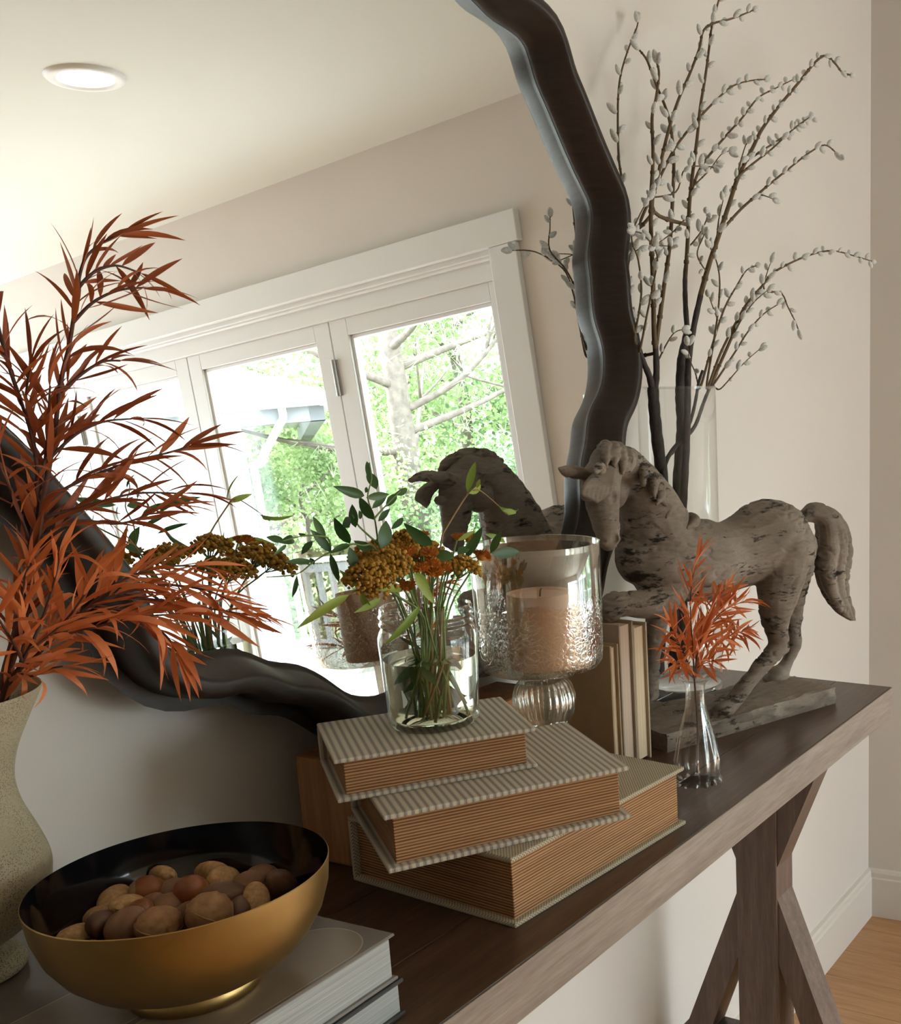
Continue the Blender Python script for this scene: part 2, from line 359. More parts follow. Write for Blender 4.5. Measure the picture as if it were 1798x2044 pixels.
def tree(name, label, x, y, hgt, r, crown, nl, ls, mi, seed, lean=(0, 0), cat='tree', needles=False, branches=9, low=0.3):
    rnd = random.Random(seed); base = -1.28
    t = empty(name, (x, y, base)); tag(t, label, cat, 'trees beyond the glass doors')
    bm = bmesh.new(); n = 9
    tp = [Vector((lean[0]*(i/n)**1.3 + rnd.uniform(-.03, .03), lean[1]*(i/n)**1.3 + rnd.uniform(-.03, .03), hgt*i/n)) for i in range(n+1)]
    tube(bm, smooth_path(tp, 3), lerp_r(r, r*0.25, n*3+1), 12)
    cl_ = []
    for k in range(branches):
        f = low + (0.97-low)*(k+rnd.random()*0.6)/branches; i = min(int(f*n), n-1); s = tp[i].lerp(tp[i+1], f*n-i)
        a = rnd.uniform(0, 2*PI); ln = crown*(1.05-0.45*f)*rnd.uniform(0.7, 1.1); d = Vector((math.cos(a), math.sin(a), rnd.uniform(0.0, 0.55)))
        p1 = s + d*ln*0.5 + Vector((0, 0, rnd.uniform(-.1, .15))); p2 = s + d*ln + Vector((0, 0, rnd.uniform(-.1, .4)))
        pp = smooth_path([s, p1, p2], 4); tube(bm, pp, lerp_r(r*0.32, r*0.06, len(pp)), 6)
        cl_ += [(p1, ln*0.34), (p2, ln*0.42)]
        for j in range(2):
            e = p1.lerp(p2, rnd.random()) + Vector((rnd.uniform(-.5, .5), rnd.uniform(-.5, .5), rnd.uniform(-.2, .5)))*ln*0.7
            pq = smooth_path([p1.lerp(p2, 0.3), e.lerp(p1, 0.4)+Vector((0, 0, .05)), e], 3); tube(bm, pq, lerp_r(r*0.12, r*0.03, len(pq)), 5); cl_.append((e, ln*0.34))
    cl_.append((tp[-1], crown*0.4))
    from_bm('trunk', bm, M_bark, t)
    vs_, fs_ = [], []
    for _ in range(nl):
        c, cr = rnd.choice(cl_); v = Vector((rnd.gauss(0, 1), rnd.gauss(0, 1), rnd.gauss(0, 0.8)))*cr*0.55; p = c+v
        if needles:
            b0 = Vector((rnd.gauss(0, 1), rnd.gauss(0, 1), rnd.gauss(0, 1))).normalized()
            for q_ in range(5):
                d = (b0 + Vector((rnd.gauss(0, .6), rnd.gauss(0, .6), rnd.gauss(0, .6)))).normalized()*ls*3.2; sd = d.orthogonal().normalized()*ls*0.08
                i0 = len(vs_); vs_ += [p-sd, p+sd, p+d]; fs_.append((i0, i0+1, i0+2))
        else:
            d = Vector((rnd.gauss(0, 1), rnd.gauss(0, 1), rnd.gauss(0, 1)-0.4)).normalized()*ls; sd = d.cross(Vector((rnd.gauss(0, 1), rnd.gauss(0, 1), rnd.gauss(0, 1)))).normalized()*ls*0.42
            i0 = len(vs_); vs_ += [p-d*.1, p+d*.45+sd, p+d, p+d*.45-sd]; fs_.append((i0, i0+1, i0+2, i0+3))
    o = from_data('foliage', vs_, fs_, M_lf[mi], t); o['kind'] = 'stuff'
    return t
tree('pine_tree', 'tall bare-trunked pine rising behind the right door panel in the mirror', 9.0, -8.30, 8.5, 0.16, 2.4, 1300, 0.06, 2, 3, (0.1, 0.15), needles=True, branches=30, low=0.15)
tree('leafy_tree', 'leafy tree with pale green crown filling the right door panel', 13.2, -11.2, 6.5, 0.14, 3.2, 24000, 0.085, 0, 5, low=0.12, branches=14)
tree('leafy_tree', 'darker leafy tree behind the pine at the right edge of the doors', 13.5, -8.6, 7.0, 0.16, 3.0, 20000, 0.085, 1, 11, low=0.12, branches=13)
tree('leafy_tree', 'leafy tree standing behind the porch post and downspout', 9.6, -11.6, 4.6, 0.17, 2.3, 22000, 0.065, 0, 8, (0.3, 0.1), low=0.10, branches=13)
tree('leafy_tree', 'broad green tree above the porch roof', 12.8, -15.2, 7.2, 0.18, 3.4, 20000, 0.10, 1, 14, low=0.12, branches=14)
tree('garden_shrub', 'low bright green shrub behind the deck railing', 8.4, -9.3, 1.9, 0.06, 1.5, 15000, 0.050, 0, 21, cat='shrub', low=0.05, branches=11)
tree('garden_shrub', 'low shrub below the pine trunk beyond the railing', 9.2, -6.9, 1.6, 0.06, 1.5, 13000, 0.050, 1, 23, cat='shrub', low=0.05, branches=11)
# ================================================================ CONSOLE TABLE
M_walnut = wood('dark_walnut', [(0.25, (0.036, 0.018, 0.011)), (0.5, (0.080, 0.042, 0.026)), (0.75, (0.132, 0.076, 0.050))], (2.5, 26, 26), 0.30, 2.6, 0.06)
M_walnut_v = wood('dark_walnut_upright', [(0.25, (0.036, 0.018, 0.011)), (0.5, (0.080, 0.042, 0.026)), (0.75, (0.132, 0.076, 0.050))], (26, 26, 2.5), 0.32, 2.6, 0.06)
M_wash = wood('pale_walnut_edge', [(0.25, (0.18, 0.128, 0.102)), (0.5, (0.28, 0.212, 0.175)), (0.75, (0.39, 0.315, 0.272))], (2.5, 30, 30), 0.42, 2.6, 0.10)  # front edge: walnut tones paler than the plank top
M_pale_v = wood('pale_walnut_upright', [(0.25, (0.095, 0.056, 0.041)), (0.5, (0.155, 0.098, 0.073)), (0.75, (0.23, 0.158, 0.125))], (30, 30, 2.5), 0.42, 2.6, 0.10)  # posts and braces: tones between plank top and front edge
T0, T1, TX0, TX1 = -0.406, -0.014, -0.42, 1.632
tb = empty('console_table', (0.6, -0.21, FLOOR)); tag(tb, 'long dark walnut console table with plank top and X-braced trestle legs against the wall', 'table')
def tpart(name, lo, hi, mat=M_walnut, bev=0.0012):
    return box(name, Vector(lo)-tb.location, Vector(hi)-tb.location, mat, tb, bev, 2)
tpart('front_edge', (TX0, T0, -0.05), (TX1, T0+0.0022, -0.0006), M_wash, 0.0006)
tpart('front_rail', (TX0, T0+0.0024, -0.05), (TX1-0.0305, T0+0.04, -0.0325))
ys = [T0+0.0022, -0.306, -0.181, -0.085, T1]
for a, b in zip(ys[:-1], ys[1:]): tpart('plank', (TX0, a+0.0004, -0.032), (TX1-0.0003, b-0.0004, 0.0), M_walnut, 0.0008)
tpart('apron', (TX0+0.03, T1-0.02, -0.05), (TX1-0.01, T1, -0.033)); tpart('end_edge', (TX1-0.03, T0+0.0025, -0.05), (TX1, T1, -0.0325))
for px_ in (1.50, -0.28):
    tpart('post', (px_, -0.250, -0.885), (px_+0.066, -0.174, -0.05), M_pale_v, 0.002)
    tpart('foot', (px_-0.01, -0.40, FLOOR), (px_+0.076, -0.03, -0.885), M_walnut, 0.003)
    tpart('cross_rail', (px_+0.004, -0.365, -0.70), (px_+0.062, -0.055, -0.635), M_walnut, 0.002)
    for sg in (-1, 1):
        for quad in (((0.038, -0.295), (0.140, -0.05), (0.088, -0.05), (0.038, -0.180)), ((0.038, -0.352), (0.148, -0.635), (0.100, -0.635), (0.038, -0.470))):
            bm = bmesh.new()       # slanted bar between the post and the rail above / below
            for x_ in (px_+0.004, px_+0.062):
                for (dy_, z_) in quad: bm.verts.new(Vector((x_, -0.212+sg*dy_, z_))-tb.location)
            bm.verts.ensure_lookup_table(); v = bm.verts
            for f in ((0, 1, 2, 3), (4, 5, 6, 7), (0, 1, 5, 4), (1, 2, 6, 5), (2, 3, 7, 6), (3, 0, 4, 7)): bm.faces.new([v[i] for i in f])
            from_bm('brace', bm, M_pale_v, tb, smooth=False)

# ================================================================ MIRROR (leans on the wall, stands on the wooden block)
TAU, PSI = math.radians(3.3), math.radians(-0.7)
MN = Vector((math.sin(PSI)*math.cos(TAU), -math.cos(PSI)*math.cos(TAU), math.sin(TAU)))
ME1 = Vector((math.cos(PSI), math.sin(PSI), 0)); ME2 = MN.cross(ME1)
if ME2.z < 0: ME2 = -ME2
MP0 = Vector((1.056, -0.0768, 0.12))
J = [(0.092,0.835),(0.117,0.824),(0.143,0.821),(0.171,0.816),(0.187,0.804),(0.199,0.768),(0.216,0.744),(0.237,0.711),(0.263,0.672),(0.285,0.644),(0.297,0.628),(0.299,0.605),(0.288,0.573),(0.281,0.552),(0.283,0.522),(0.281,0.493),(0.283,0.464),(0.295,0.436),(0.297,0.409),(0.290,0.382),(0.276,0.360),(0.252,0.338),(0.240,0.315),(0.234,0.294),(0.219,0.265),(0.211,0.236),(0.208,0.205),(0.195,0.173),(0.175,0.150),(0.160,0.125),(0.148,0.098),(0.120,0.076),(0.085,0.070),(0.050,0.066),(0.015,0.060),(-0.025,0.062),(-0.070,0.066),(-0.110,0.056),(-0.150,0.038),(-0.195,0.031),(-0.222,0.036),(-0.242,0.045),(-0.262,0.064),(-0.280,0.079),(-0.300,0.091),(-0.320,0.097),(-0.334,0.103),(-0.350,0.114),(-0.375,0.124),(-0.400,0.124),(-0.422,0.130),(-0.440,0.150),(-0.446,0.180),(-0.452,0.210),(-0.466,0.238),(-0.486,0.272),(-0.506,0.304),(-0.530,0.338),(-0.558,0.370),(-0.572,0.405),(-0.566,0.440),(-0.556,0.475),(-0.566,0.515),(-0.590,0.555),(-0.600,0.600),(-0.588,0.645),(-0.560,0.685),(-0.540,0.725),(-0.532,0.770),(-0.510,0.815),(-0.470,0.842),(-0.425,0.856),(-0.392,0.884),(-0.350,0.922),(-0.300,0.940),(-0.250,0.934),(-0.200,0.930),(-0.150,0.944),(-0.100,0.950),(-0.055,0.930),(-0.025,0.898),(0.010,0.868),(0.050,0.848)]
def closed_smooth(p, n_out=260):
    n = len(p); dense = []
    for i in range(n):
        p0, p1, p2, p3 = [Vector((*p[(i+k-1) % n], 0)) for k in range(4)]
        for k in range(8):
            t = k/8; dense.append(0.5*((2*p1)+(-p0+p2)*t+(2*p0-5*p1+4*p2-p3)*t*t+(-p0+3*p1-3*p2+p3)*t**3))
    for _ in range(10): dense = [(dense[i-1]+dense[i]*2+dense[(i+1) % len(dense)])/4 for i in range(len(dense))]
    ln = [0]
    for i in range(len(dense)): ln.append(ln[-1]+(dense[(i+1) % len(dense)]-dense[i]).length)
    out = []; j = 0
    for k in range(n_out):
        s = ln[-1]*k/n_out
        while ln[j+1] < s: j += 1
        f = (s-ln[j])/(ln[j+1]-ln[j]); out.append(dense[j].lerp(dense[(j+1) % len(dense)], f))
    return out
JC = closed_smooth(J)
nJ = len(JC); JN = []
for i in range(nJ):
    t = (JC[(i+2) % nJ]-JC[i-2]).normalized(); JN.append(Vector((-t.y, t.x, 0)))     # J runs clockwise
area = sum(JC[i].x*JC[(i+1) % nJ].y-JC[(i+1) % nJ].x*JC[i].y for i in range(nJ))
if area > 0: JN = [-v for v in JN]
for _ in range(4): JN = [(JN[i-1]+JN[i]+JN[(i+1) % nJ]).normalized() for i in range(nJ)]
def mir_pt(u, v, t): return MP0 + ME1*u + ME2*v + MN*t
M_frame, nt, b = new_mat('espresso_frame')
L(nt, ramp(nt, noise(nt, coords(nt, (4, 4, 30)), 6, 5), [(0.3, (0.020, 0.012, 0.009)), (0.7, (0.034, 0.022, 0.016))]), b.inputs['Base Color'])
b.inputs['Roughness'].default_value = 0.46; b.inputs['Specular IOR Level'].default_value = 0.4
M_mirror, nt, b = new_mat('mirror_silver'); b.inputs['Base Color'].default_value = (0.93, 0.94, 0.93, 1); b.inputs['Metallic'].default_value = 1.0; b.inputs['Roughness'].default_value = 0.0
mr = empty('leaning_mirror', mir_pt(0, 0, 0)); tag(mr, 'large wavy-edged mirror in a dark espresso frame leaning on the wall above the table', 'mirror')
prof = [(-0.004, -0.008), (-0.004, 0.0005), (0.0004, 0.002), (0.004, 0.013), (0.008, 0.024), (0.0125, 0.034), (0.0165, 0.0415), (0.0188, 0.0450), (0.0206, 0.0462), (0.0226, 0.0463), (0.0300, 0.0450), (0.0340, 0.0425), (0.0360, 0.0375), (0.0365, 0.030), (0.0365, -0.008)]
bm = bmesh.new(); rings = []
for i in range(nJ):
    rings.append([bm.verts.new(mir_pt(JC[i].x+JN[i].x*s, JC[i].y+JN[i].y*s, t)-mr.location) for s, t in prof])
m_ = len(prof)
for i in range(nJ):
    r0, r1 = rings[i], rings[(i+1) % nJ]
    for k in range(m_): bm.faces.new((r0[k], r0[(k+1) % m_], r1[(k+1) % m_], r1[k]))
sharp(from_bm('frame', bm, M_frame, mr), 60)
bm = bmesh.new(); ff = bm.faces.new([bm.verts.new(mir_pt(JC[i].x-JN[i].x*(-0.002), JC[i].y-JN[i].y*(-0.002), 0)-mr.location) for i in range(nJ)])
bmesh.ops.triangulate(bm, faces=[ff]); from_bm('mirror_glass', bm, M_mirror, mr, smooth=False)
bm = bmesh.new(); ff = bm.faces.new([bm.verts.new(mir_pt(JC[i].x+JN[i].x*0.05, JC[i].y+JN[i].y*0.05, -0.007)-mr.location) for i in range(nJ)])
bmesh.ops.triangulate(bm, faces=[ff]); from_bm('backing', bm, M_frame, mr, smooth=False)

# wooden block under the mirror
M_block = wood('red_brown_wood_block', [(0.25, (0.24, 0.098, 0.034)), (0.5, (0.38, 0.175, 0.065)), (0.75, (0.52, 0.27, 0.11))], (30, 30, 2.0), 0.55, 2.6, 0.15)
o = box('wooden_block', (0.758, -0.128, 0.0), (1.078, -0.0515, 0.1145), M_block, None, 0.004, 2)
tag(o, 'reddish brown wooden block on the table under the mirror, behind the stacked fabric books', 'wood block')

# ================================================================ FABRIC BOOKS
def fabric(name, c_hi, c_lo, sp, check=False):
    m, nt, b = new_mat(name); tc = N(nt, 'ShaderNodeTexCoord'); sx = N(nt, 'ShaderNodeSeparateXYZ'); L(nt, tc.outputs['Object'], sx.inputs[0])
    X, Y, Z = sx.outputs
    k = 2*PI/sp
    s1 = mathn(nt, 'SINE', mathn(nt, 'MULTIPLY', X, k))
    fine = mathn(nt, 'SINE', mathn(nt, 'MULTIPLY', mathn(nt, 'ADD', Y, Z), k*3.2)); finex = mathn(nt, 'SINE', mathn(nt, 'MULTIPLY', mathn(nt, 'ADD', X, Z), k*3.2))
    weave = mathn(nt, 'MULTIPLY', fine, finex)
    if check:
        s1 = mathn(nt, 'MULTIPLY', s1, mathn(nt, 'SINE', mathn(nt, 'MULTIPLY', mathn(nt, 'ADD', Y, Z), k)))
    v = mathn(nt, 'ADD', mathn(nt, 'MULTIPLY', s1, 0.5 if not check else 0.75), mathn(nt, 'MULTIPLY', weave, 0.34))
    v = mathn(nt, 'ADD', mathn(nt, 'MULTIPLY', v, 0.5), 0.5)
    L(nt, ramp(nt, v, [(0.22, c_lo), (0.62, c_hi)]), b.inputs['Base Color']); b.inputs['Roughness'].default_value = 0.9; b.inputs['Specular IOR Level'].default_value = 0.2
    bump(nt, b, v, 0.4, 0.0006); return m
M_fab_a = fabric('striped_linen', (0.60, 0.53, 0.435), (0.25, 0.215, 0.185), 0.0066)
M_fab_b = fabric('checked_linen', (0.58, 0.50, 0.375), (0.19, 0.16, 0.115), 0.0036, True)
M_pages, nt, b = new_mat('brown_page_edges'); tc = N(nt, 'ShaderNodeTexCoord'); sx = N(nt, 'ShaderNodeSeparateXYZ'); L(nt, tc.outputs['Object'], sx.inputs[0])
wob = noise(nt, coords(nt, (5, 5, 160)), 1.0, 3)
ln_ = mathn(nt, 'SINE', mathn(nt, 'ADD', mathn(nt, 'MULTIPLY', sx.outputs[2], 2*PI/0.0029), mathn(nt, 'MULTIPLY', wob, 4.0)))
vv = mathn(nt, 'ADD', mathn(nt, 'MULTIPLY', mathn(nt, 'ADD', mathn(nt, 'MULTIPLY', ln_, 0.5), 0.5), 0.6), mathn(nt, 'MULTIPLY', wob, 0.4))
L(nt, ramp(nt, vv, [(0.15, (0.13, 0.050, 0.016)), (0.5, (0.34, 0.155, 0.058)), (0.85, (0.56, 0.31, 0.14))]), b.inputs['Base Color']); b.inputs['Roughness'].default_value = 0.7; bump(nt, b, ln_, 0.5, 0.0006)
def fabric_book(label, loc, rz, ln, dp, th, ct, inset, fab, spine='L', group=None):
    """local x along the long front edge, y towards the back, origin at the front-left corner"""
    bk = empty('fabric_book', loc, rz); tag(bk, label, 'book', group)
    box('cover', (0, 0, 0), (ln, dp, ct), fab, bk, 0.0016, 2); box('cover', (0, 0, th-ct), (ln, dp, th), fab, bk, 0.0016, 2)
    if spine == 'L':
        box('spine', (0, 0+0.0, ct*0.9), (ct, dp, th-ct*0.9), fab, bk, 0.001, 1)
        box('page_block', (ct+0.004, inset, ct-0.0003), (ln-inset, dp-inset, th-ct+0.0003), M_pages, bk, 0.0006, 1)
    else:
        box('spine', (0, dp-ct, ct*0.9), (ln, dp, th-ct*0.9), fab, bk, 0.001, 1)
        box('page_block', (inset, inset, ct-0.0003), (ln-inset, dp-ct-0.001, th-ct+0.0003), M_pages, bk, 0.0006, 1)
    return bk
b1 = fabric_book('largest linen covered book box at the bottom of the stack, lying on the table', (0.7203, -0.3603, 0.0), math.radians(-4.43), 0.2754, 0.2184, 0.069, 0.0048, 0.0065, M_fab_b, 'B', 'linen covered books')
# spine of the bottom book runs along its left-back edge: front and left page edges both show
b2 = fabric_book('middle striped linen book turned at an angle in the stack', (0.6519, -0.2825, 0.069), math.radians(-33.6), 0.2299, 0.176, 0.0545, 0.0048, 0.0085, M_fab_a, 'B', 'linen covered books')
b3 = fabric_book('smallest striped linen book on top of the stack, under the flower jar', (0.6574, -0.2232, 0.1235), math.radians(-35.8), 0.182, 0.129, 0.041, 0.0042, 0.0085, M_fab_a, 'B', 'linen covered books')
Z1, Z2, Z3 = 0.069, 0.1235, 0.1645

# ================================================================ STANDING BOOKS
M_cov = [simple('tan_book_cloth', (0.36, 0.25, 0.145), 0.75, var=0.06, vscale=60, bump_s=0.15, bscale=900), simple('taupe_book_cloth', (0.33, 0.255, 0.185), 0.75, var=0.06, vscale=60, bump_s=0.15, bscale=900), simple('cream_book_cloth', (0.44, 0.34, 0.225), 0.75, var=0.06, vscale=60, bump_s=0.15, bscale=900)]
M_pp = wood('cream_page_edges', [(0.3, (0.56, 0.42, 0.27)), (0.7, (0.72, 0.58, 0.41))], (500, 3, 3), 0.8, 1.0, 0.1)
M_pp2 = wood('pinkish_page_edges', [(0.3, (0.50, 0.37, 0.28)), (0.7, (0.62, 0.48, 0.37))], (500, 3, 3), 0.8, 1.0, 0.1)
def upright_book(label, x0, x1, y0, y1, z1, cm, pm, ct=0.0035, ins=0.0045):
    t = empty('upright_book', (x0, y0, 0.0)); tag(t, label, 'book', 'upright books beside the candle holder'); W, D = x1-x0, y1-y0
    box('cover', (0, 0, 0), (ct, D, z1), cm, t, 0.0009, 2); box('cover', (W-ct, 0, 0), (W, D, z1), cm, t, 0.0009, 2)
    box('spine', (ct*0.8, D-ct, 0), (W-ct*0.8, D, z1), cm, t, 0.0008, 1)
    box('page_block', (ct-0.0002, ins, 0.003), (W-ct+0.0002, D-ct, z1-ins), pm, t)
upright_book('short tan book, leftmost of the upright books beside the candle holder', 1.0915, 1.1105, -0.222, -0.085, 0.172, M_cov[0], M_pp)
upright_book('tall taupe book, middle of the upright books', 1.1115, 1.1440, -0.223, -0.078, 0.1955, M_cov[1], M_pp2)
upright_book('cream book, rightmost of the upright books next to the horse base', 1.1450, 1.1775, -0.2225, -0.080, 0.1865, M_cov[2], M_pp)

# ================================================================ GLASS JAR WITH FLOWERS (on the top book)
JX, JY = 0.7788, -0.2279
M_jar = thin_glass('clear_jar_glass', (0.955, 0.975, 0.955), 0.01, 0.055, pw_=3.0)
M_water = solid_glass('jar_water', (0.90, 0.95, 0.80), 1.333)
jr = empty('glass_jar', (JX, JY, Z3)); tag(jr, 'clear screw-top glass jar of water holding yellow flowers on the top book', 'jar')
outer = [(0.0, 0.0), (0.036, 0.0), (0.0405, 0.0015), (0.0425, 0.006), (0.0430, 0.020), (0.0448, 0.060), (0.0462, 0.083), (0.0460, 0.090), (0.0440, 0.0955), (0.0425, 0.0985), (0.0425, 0.1005), (0.0440, 0.1020), (0.0440, 0.1035), (0.0427, 0.105), (0.0427, 0.108), (0.0440, 0.1095), (0.0440, 0.1110), (0.0428, 0.1125), (0.0428, 0.1165), (0.0420, 0.1185)]
inner = [(0.0395, 0.1185), (0.0390, 0.112), (0.0390, 0.100), (0.0415, 0.094), (0.0432, 0.086), (0.0424, 0.060), (0.0405, 0.020), (0.0395, 0.010), (0.036, 0.006), (0.0, 0.0055)]
lathe('jar_body', outer+[(0.0398, 0.1187), (0.0395, 0.116)], M_jar, jr, 72, cap=False)
lathe('water', [(0.0, 0.0056), (0.0359, 0.0061), (0.0394, 0.0101), (0.0404, 0.0201), (0.0423, 0.0601), (0.0427, 0.068), (0.0, 0.068)], M_water, jr, 72, cap=False)

# ================================================================ HURRICANE CANDLE HOLDER
HX, HY = 0.9811, -0.2035
def mercury(name, crack):
    m = bpy.data.materials.new(name); m.use_nodes = True; nt = m.node_tree; nt.nodes.clear()
    o = N(nt, 'ShaderNodeOutputMaterial'); mx = N(nt, 'ShaderNodeMixShader'); t = N(nt, 'ShaderNodeBsdfTransparent'); g_ = N(nt, 'ShaderNodeBsdfGlossy')
    t.inputs['Color'].default_value = (0.92, 0.91, 0.87, 1); g_.inputs['Color'].default_value = (0.95, 0.945, 0.91, 1); g_.inputs['Roughness'].default_value = 0.05
    fr = N(nt, 'ShaderNodeLayerWeight'); fr.inputs['Blend'].default_value = 0.32
    fac = mathn(nt, 'ADD', mathn(nt, 'MULTIPLY', fr.outputs['Facing'], 0.50), 0.24)
    if crack:
        v = coords(nt, (1, 1, 1)); vo = N(nt, 'ShaderNodeTexVoronoi'); vo.feature = 'DISTANCE_TO_EDGE'; vo.inputs['Scale'].default_value = 190.0; vo.inputs['Randomness'].default_value = 1.0
        nz = N(nt, 'ShaderNodeTexNoise'); nz.inputs['Scale'].default_value = 40; L(nt, v, nz.inputs['Vector'])
        mixv = N(nt, 'ShaderNodeMix', data_type='VECTOR'); mixv.data_type = 'VECTOR'; mixv.inputs[0].default_value = 0.02
        L(nt, v, mixv.inputs[4]); L(nt, nz.outputs['Color'], mixv.inputs[5]); L(nt, mixv.outputs[1], vo.inputs['Vector'])
        ed = ramp(nt, vo.outputs['Distance'], [(0.0, (1, 1, 1)), (0.06, (0, 0, 0))])
        sx = N(nt, 'ShaderNodeSeparateXYZ'); L(nt, v, sx.inputs[0])
        grad = ramp(nt, mathn(nt, 'MULTIPLY', mathn(nt, 'SUBTRACT', sx.outputs[2], 0.10), 1/0.09), [(0.0, (1, 1, 1)), (0.75, (0.5, 0.5, 0.5)), (1.0, (0.0, 0.0, 0.0))])
        crk = mathn(nt, 'MULTIPLY', ed, grad)
        fac = mathn(nt, 'MINIMUM', mathn(nt, 'ADD', fac, mathn(nt, 'MULTIPLY', crk, 0.5)), 1.0)
        bp = N(nt, 'ShaderNodeBump'); bp.inputs['Strength'].default_value = 0.9; bp.inputs['Distance'].default_value = 0.0012
        L(nt, mathn(nt, 'MULTIPLY', mathn(nt, 'MINIMUM', vo.outputs['Distance'], 0.25), grad), bp.inputs['Height']); L(nt, bp.outputs[0], g_.inputs['Normal'])
    L(nt, fac, mx.inputs[0]); L(nt, t.outputs[0], mx.inputs[1]); L(nt, g_.outputs[0], mx.inputs[2]); L(nt, mx.outputs[0], o.inputs['Surface'])
    return m
M_merc = mercury('crackled_mercury_glass', True); M_merc2 = mercury('ribbed_mercury_glass', False)
hc = empty('candle_holder', (HX, HY, Z1)); tag(hc, 'footed crackle-glass hurricane candle holder standing on the bottom book', 'candle holder')
lathe('cup', [(0.0, 0.0985), (0.040, 0.0985), (0.058, 0.1005), (0.066, 0.1040), (0.0695, 0.1100), (0.0705, 0.1200), (0.0718, 0.180), (0.0730, 0.2465), (0.0722, 0.2472), (0.0712, 0.2466), (0.0711, 0.240)], M_merc, hc, 96, cap=False)
nr = 28
lathe('stem', [(0.018, 0.0985), (0.017, 0.095), (0.024, 0.090), (0.0315, 0.081), (0.0352, 0.068), (0.0352, 0.058), (0.0325, 0.045), (0.0265, 0.034), (0.0215, 0.028), (0.021, 0.025), (0.024, 0.022)], M_merc2, hc, 168, rib=lambda r, z, a, k: r*(1+0.035*abs(math.sin(a*nr/2))*(1 if 0.028 < z < 0.093 else 0)), cap=False)
lathe('foot', [(0.024, 0.022), (0.028, 0.019), (0.040, 0.012), (0.050, 0.006), (0.053, 0.003), (0.053, 0.0), (0.0, 0.0)], M_merc2, hc, 112, rib=lambda r, z, a, k: r*(1+0.02*abs(math.sin(a*nr/2))), cap=False)
M_wax = simple('tan_wax', (0.58, 0.33, 0.20), 0.55, var=0.07, vscale=40, bump_s=0.12, bscale=120, subs=0.25)
cd_ = empty('pillar_candle', (HX+0.003, HY, Z1+0.1032)); tag(cd_, 'tan pillar candle inside the crackle-glass holder', 'candle')
lathe('wax', [(0.0, 0.0), (0.0365, 0.0), (0.0375, 0.002), (0.0380, 0.012), (0.0378, 0.080), (0.0370, 0.086), (0.0350, 0.0865), (0.0325, 0.083), (0.012, 0.0815), (0.0, 0.0812)], M_wax, cd_, 72, cap=False)
bm = bmesh.new(); tube(bm, [(0, 0, 0.080), (0.0005, 0.0, 0.085), (0.002, 0.0005, 0.0885), (0.0045, 0.001, 0.0895)], 0.0009, 8); from_bm('wick', bm, simple('burnt_wick', (0.02, 0.018, 0.015), 0.9), cd_)

# ================================================================ COFFEE-TABLE BOOKS, BOWL, NUTS
SX, SY, SRZ = 0.5723, -0.3677, math.radians(1.6)
def cover_print(name, base, hi, dk):
    m, nt, b = new_mat(name); tc = N(nt, 'ShaderNodeTexCoord'); sx = N(nt, 'ShaderNodeSeparateXYZ'); L(nt, tc.outputs['Object'], sx.inputs[0]); X, Y, Z = sx.outputs
    def pill(cx, cy, hx, hy, r):      # signed distance of a rounded rectangle printed on the cover
        ax_ = mathn(nt, 'SUBTRACT', mathn(nt, 'ABSOLUTE', mathn(nt, 'SUBTRACT', X, cx)), hx-r); ay = mathn(nt, 'SUBTRACT', mathn(nt, 'ABSOLUTE', mathn(nt, 'SUBTRACT', Y, cy)), hy-r)
        mxx = mathn(nt, 'MAXIMUM', ax_, 0.0); myy = mathn(nt, 'MAXIMUM', ay, 0.0)
        return mathn(nt, 'SUBTRACT', mathn(nt, 'SQRT', mathn(nt, 'ADD', mathn(nt, 'MULTIPLY', mxx, mxx), mathn(nt, 'MULTIPLY', myy, myy))), r)
    d1 = pill(-0.115, 0.038, 0.105, 0.034, 0.033); d2 = pill(-0.120, 0.115, 0.105, 0.036, 0.035); d3 = pill(-0.30, 0.05, 0.07, 0.045, 0.004); d4 = pill(-0.30, 0.16, 0.07, 0.05, 0.004)
    d = mathn(nt, 'MINIMUM', mathn(nt, 'MINIMUM', d1, d2), mathn(nt, 'MINIMUM', d3, d4))
    c1 = ramp(nt, mathn(nt, 'ADD', mathn(nt, 'MULTIPLY', d, 40.0), 0.5), [(0.40, base), (0.485, base), (0.50, hi), (0.535, dk)])
    L(nt, c1, b.inputs['Base Color']); b.inputs['Roughness'].default_value = 0.22; return m
M_mag = cover_print('printed_grey_cover', (0.225, 0.185, 0.150), (0.42, 0.37, 0.32), (0.165, 0.140, 0.125))
M_magp = wood('glossy_page_edges', [(0.32, (0.20, 0.215, 0.225)), (0.5, (0.34, 0.35, 0.35)), (0.68, (0.52, 0.52, 0.50))], (2, 2, 420), 0.5, 1.2, 0.15)
M_dark = simple('charcoal_cover', (0.035, 0.036, 0.040), 0.35)
M_dust = simple('grey_back_cover', (0.22, 0.20, 0.19), 0.4)
def mag(label, z0, z1, lx, dp, mt, mb, ct, rz, off):
    bk = empty('coffee_table_book', (SX+off[0], SY+off[1], z0), rz); tag(bk, label, 'book', 'coffee table books under the bowl')
    th = z1-z0
    box('cover', (-lx, 0, 0), (0, dp, ct), mb, bk, 0.001, 1); box('cover', (-lx, 0, th-ct), (0, dp, th), mt, bk, 0.001, 1)
    box('page_block', (-lx+0.003, 0.0035, ct-0.0002), (-0.0035, dp-0.004, th-ct+0.0002), M_magp, bk); box('spine', (-lx, dp-0.003, ct), (0, dp, th-ct), mb, bk)
mag('charcoal covered coffee table book lying on the table, lower of the two under the bowl', 0.0, 0.0315, 0.375, 0.300, M_dark, M_dark, 0.0035, SRZ+0.004, (0.003, -0.002))
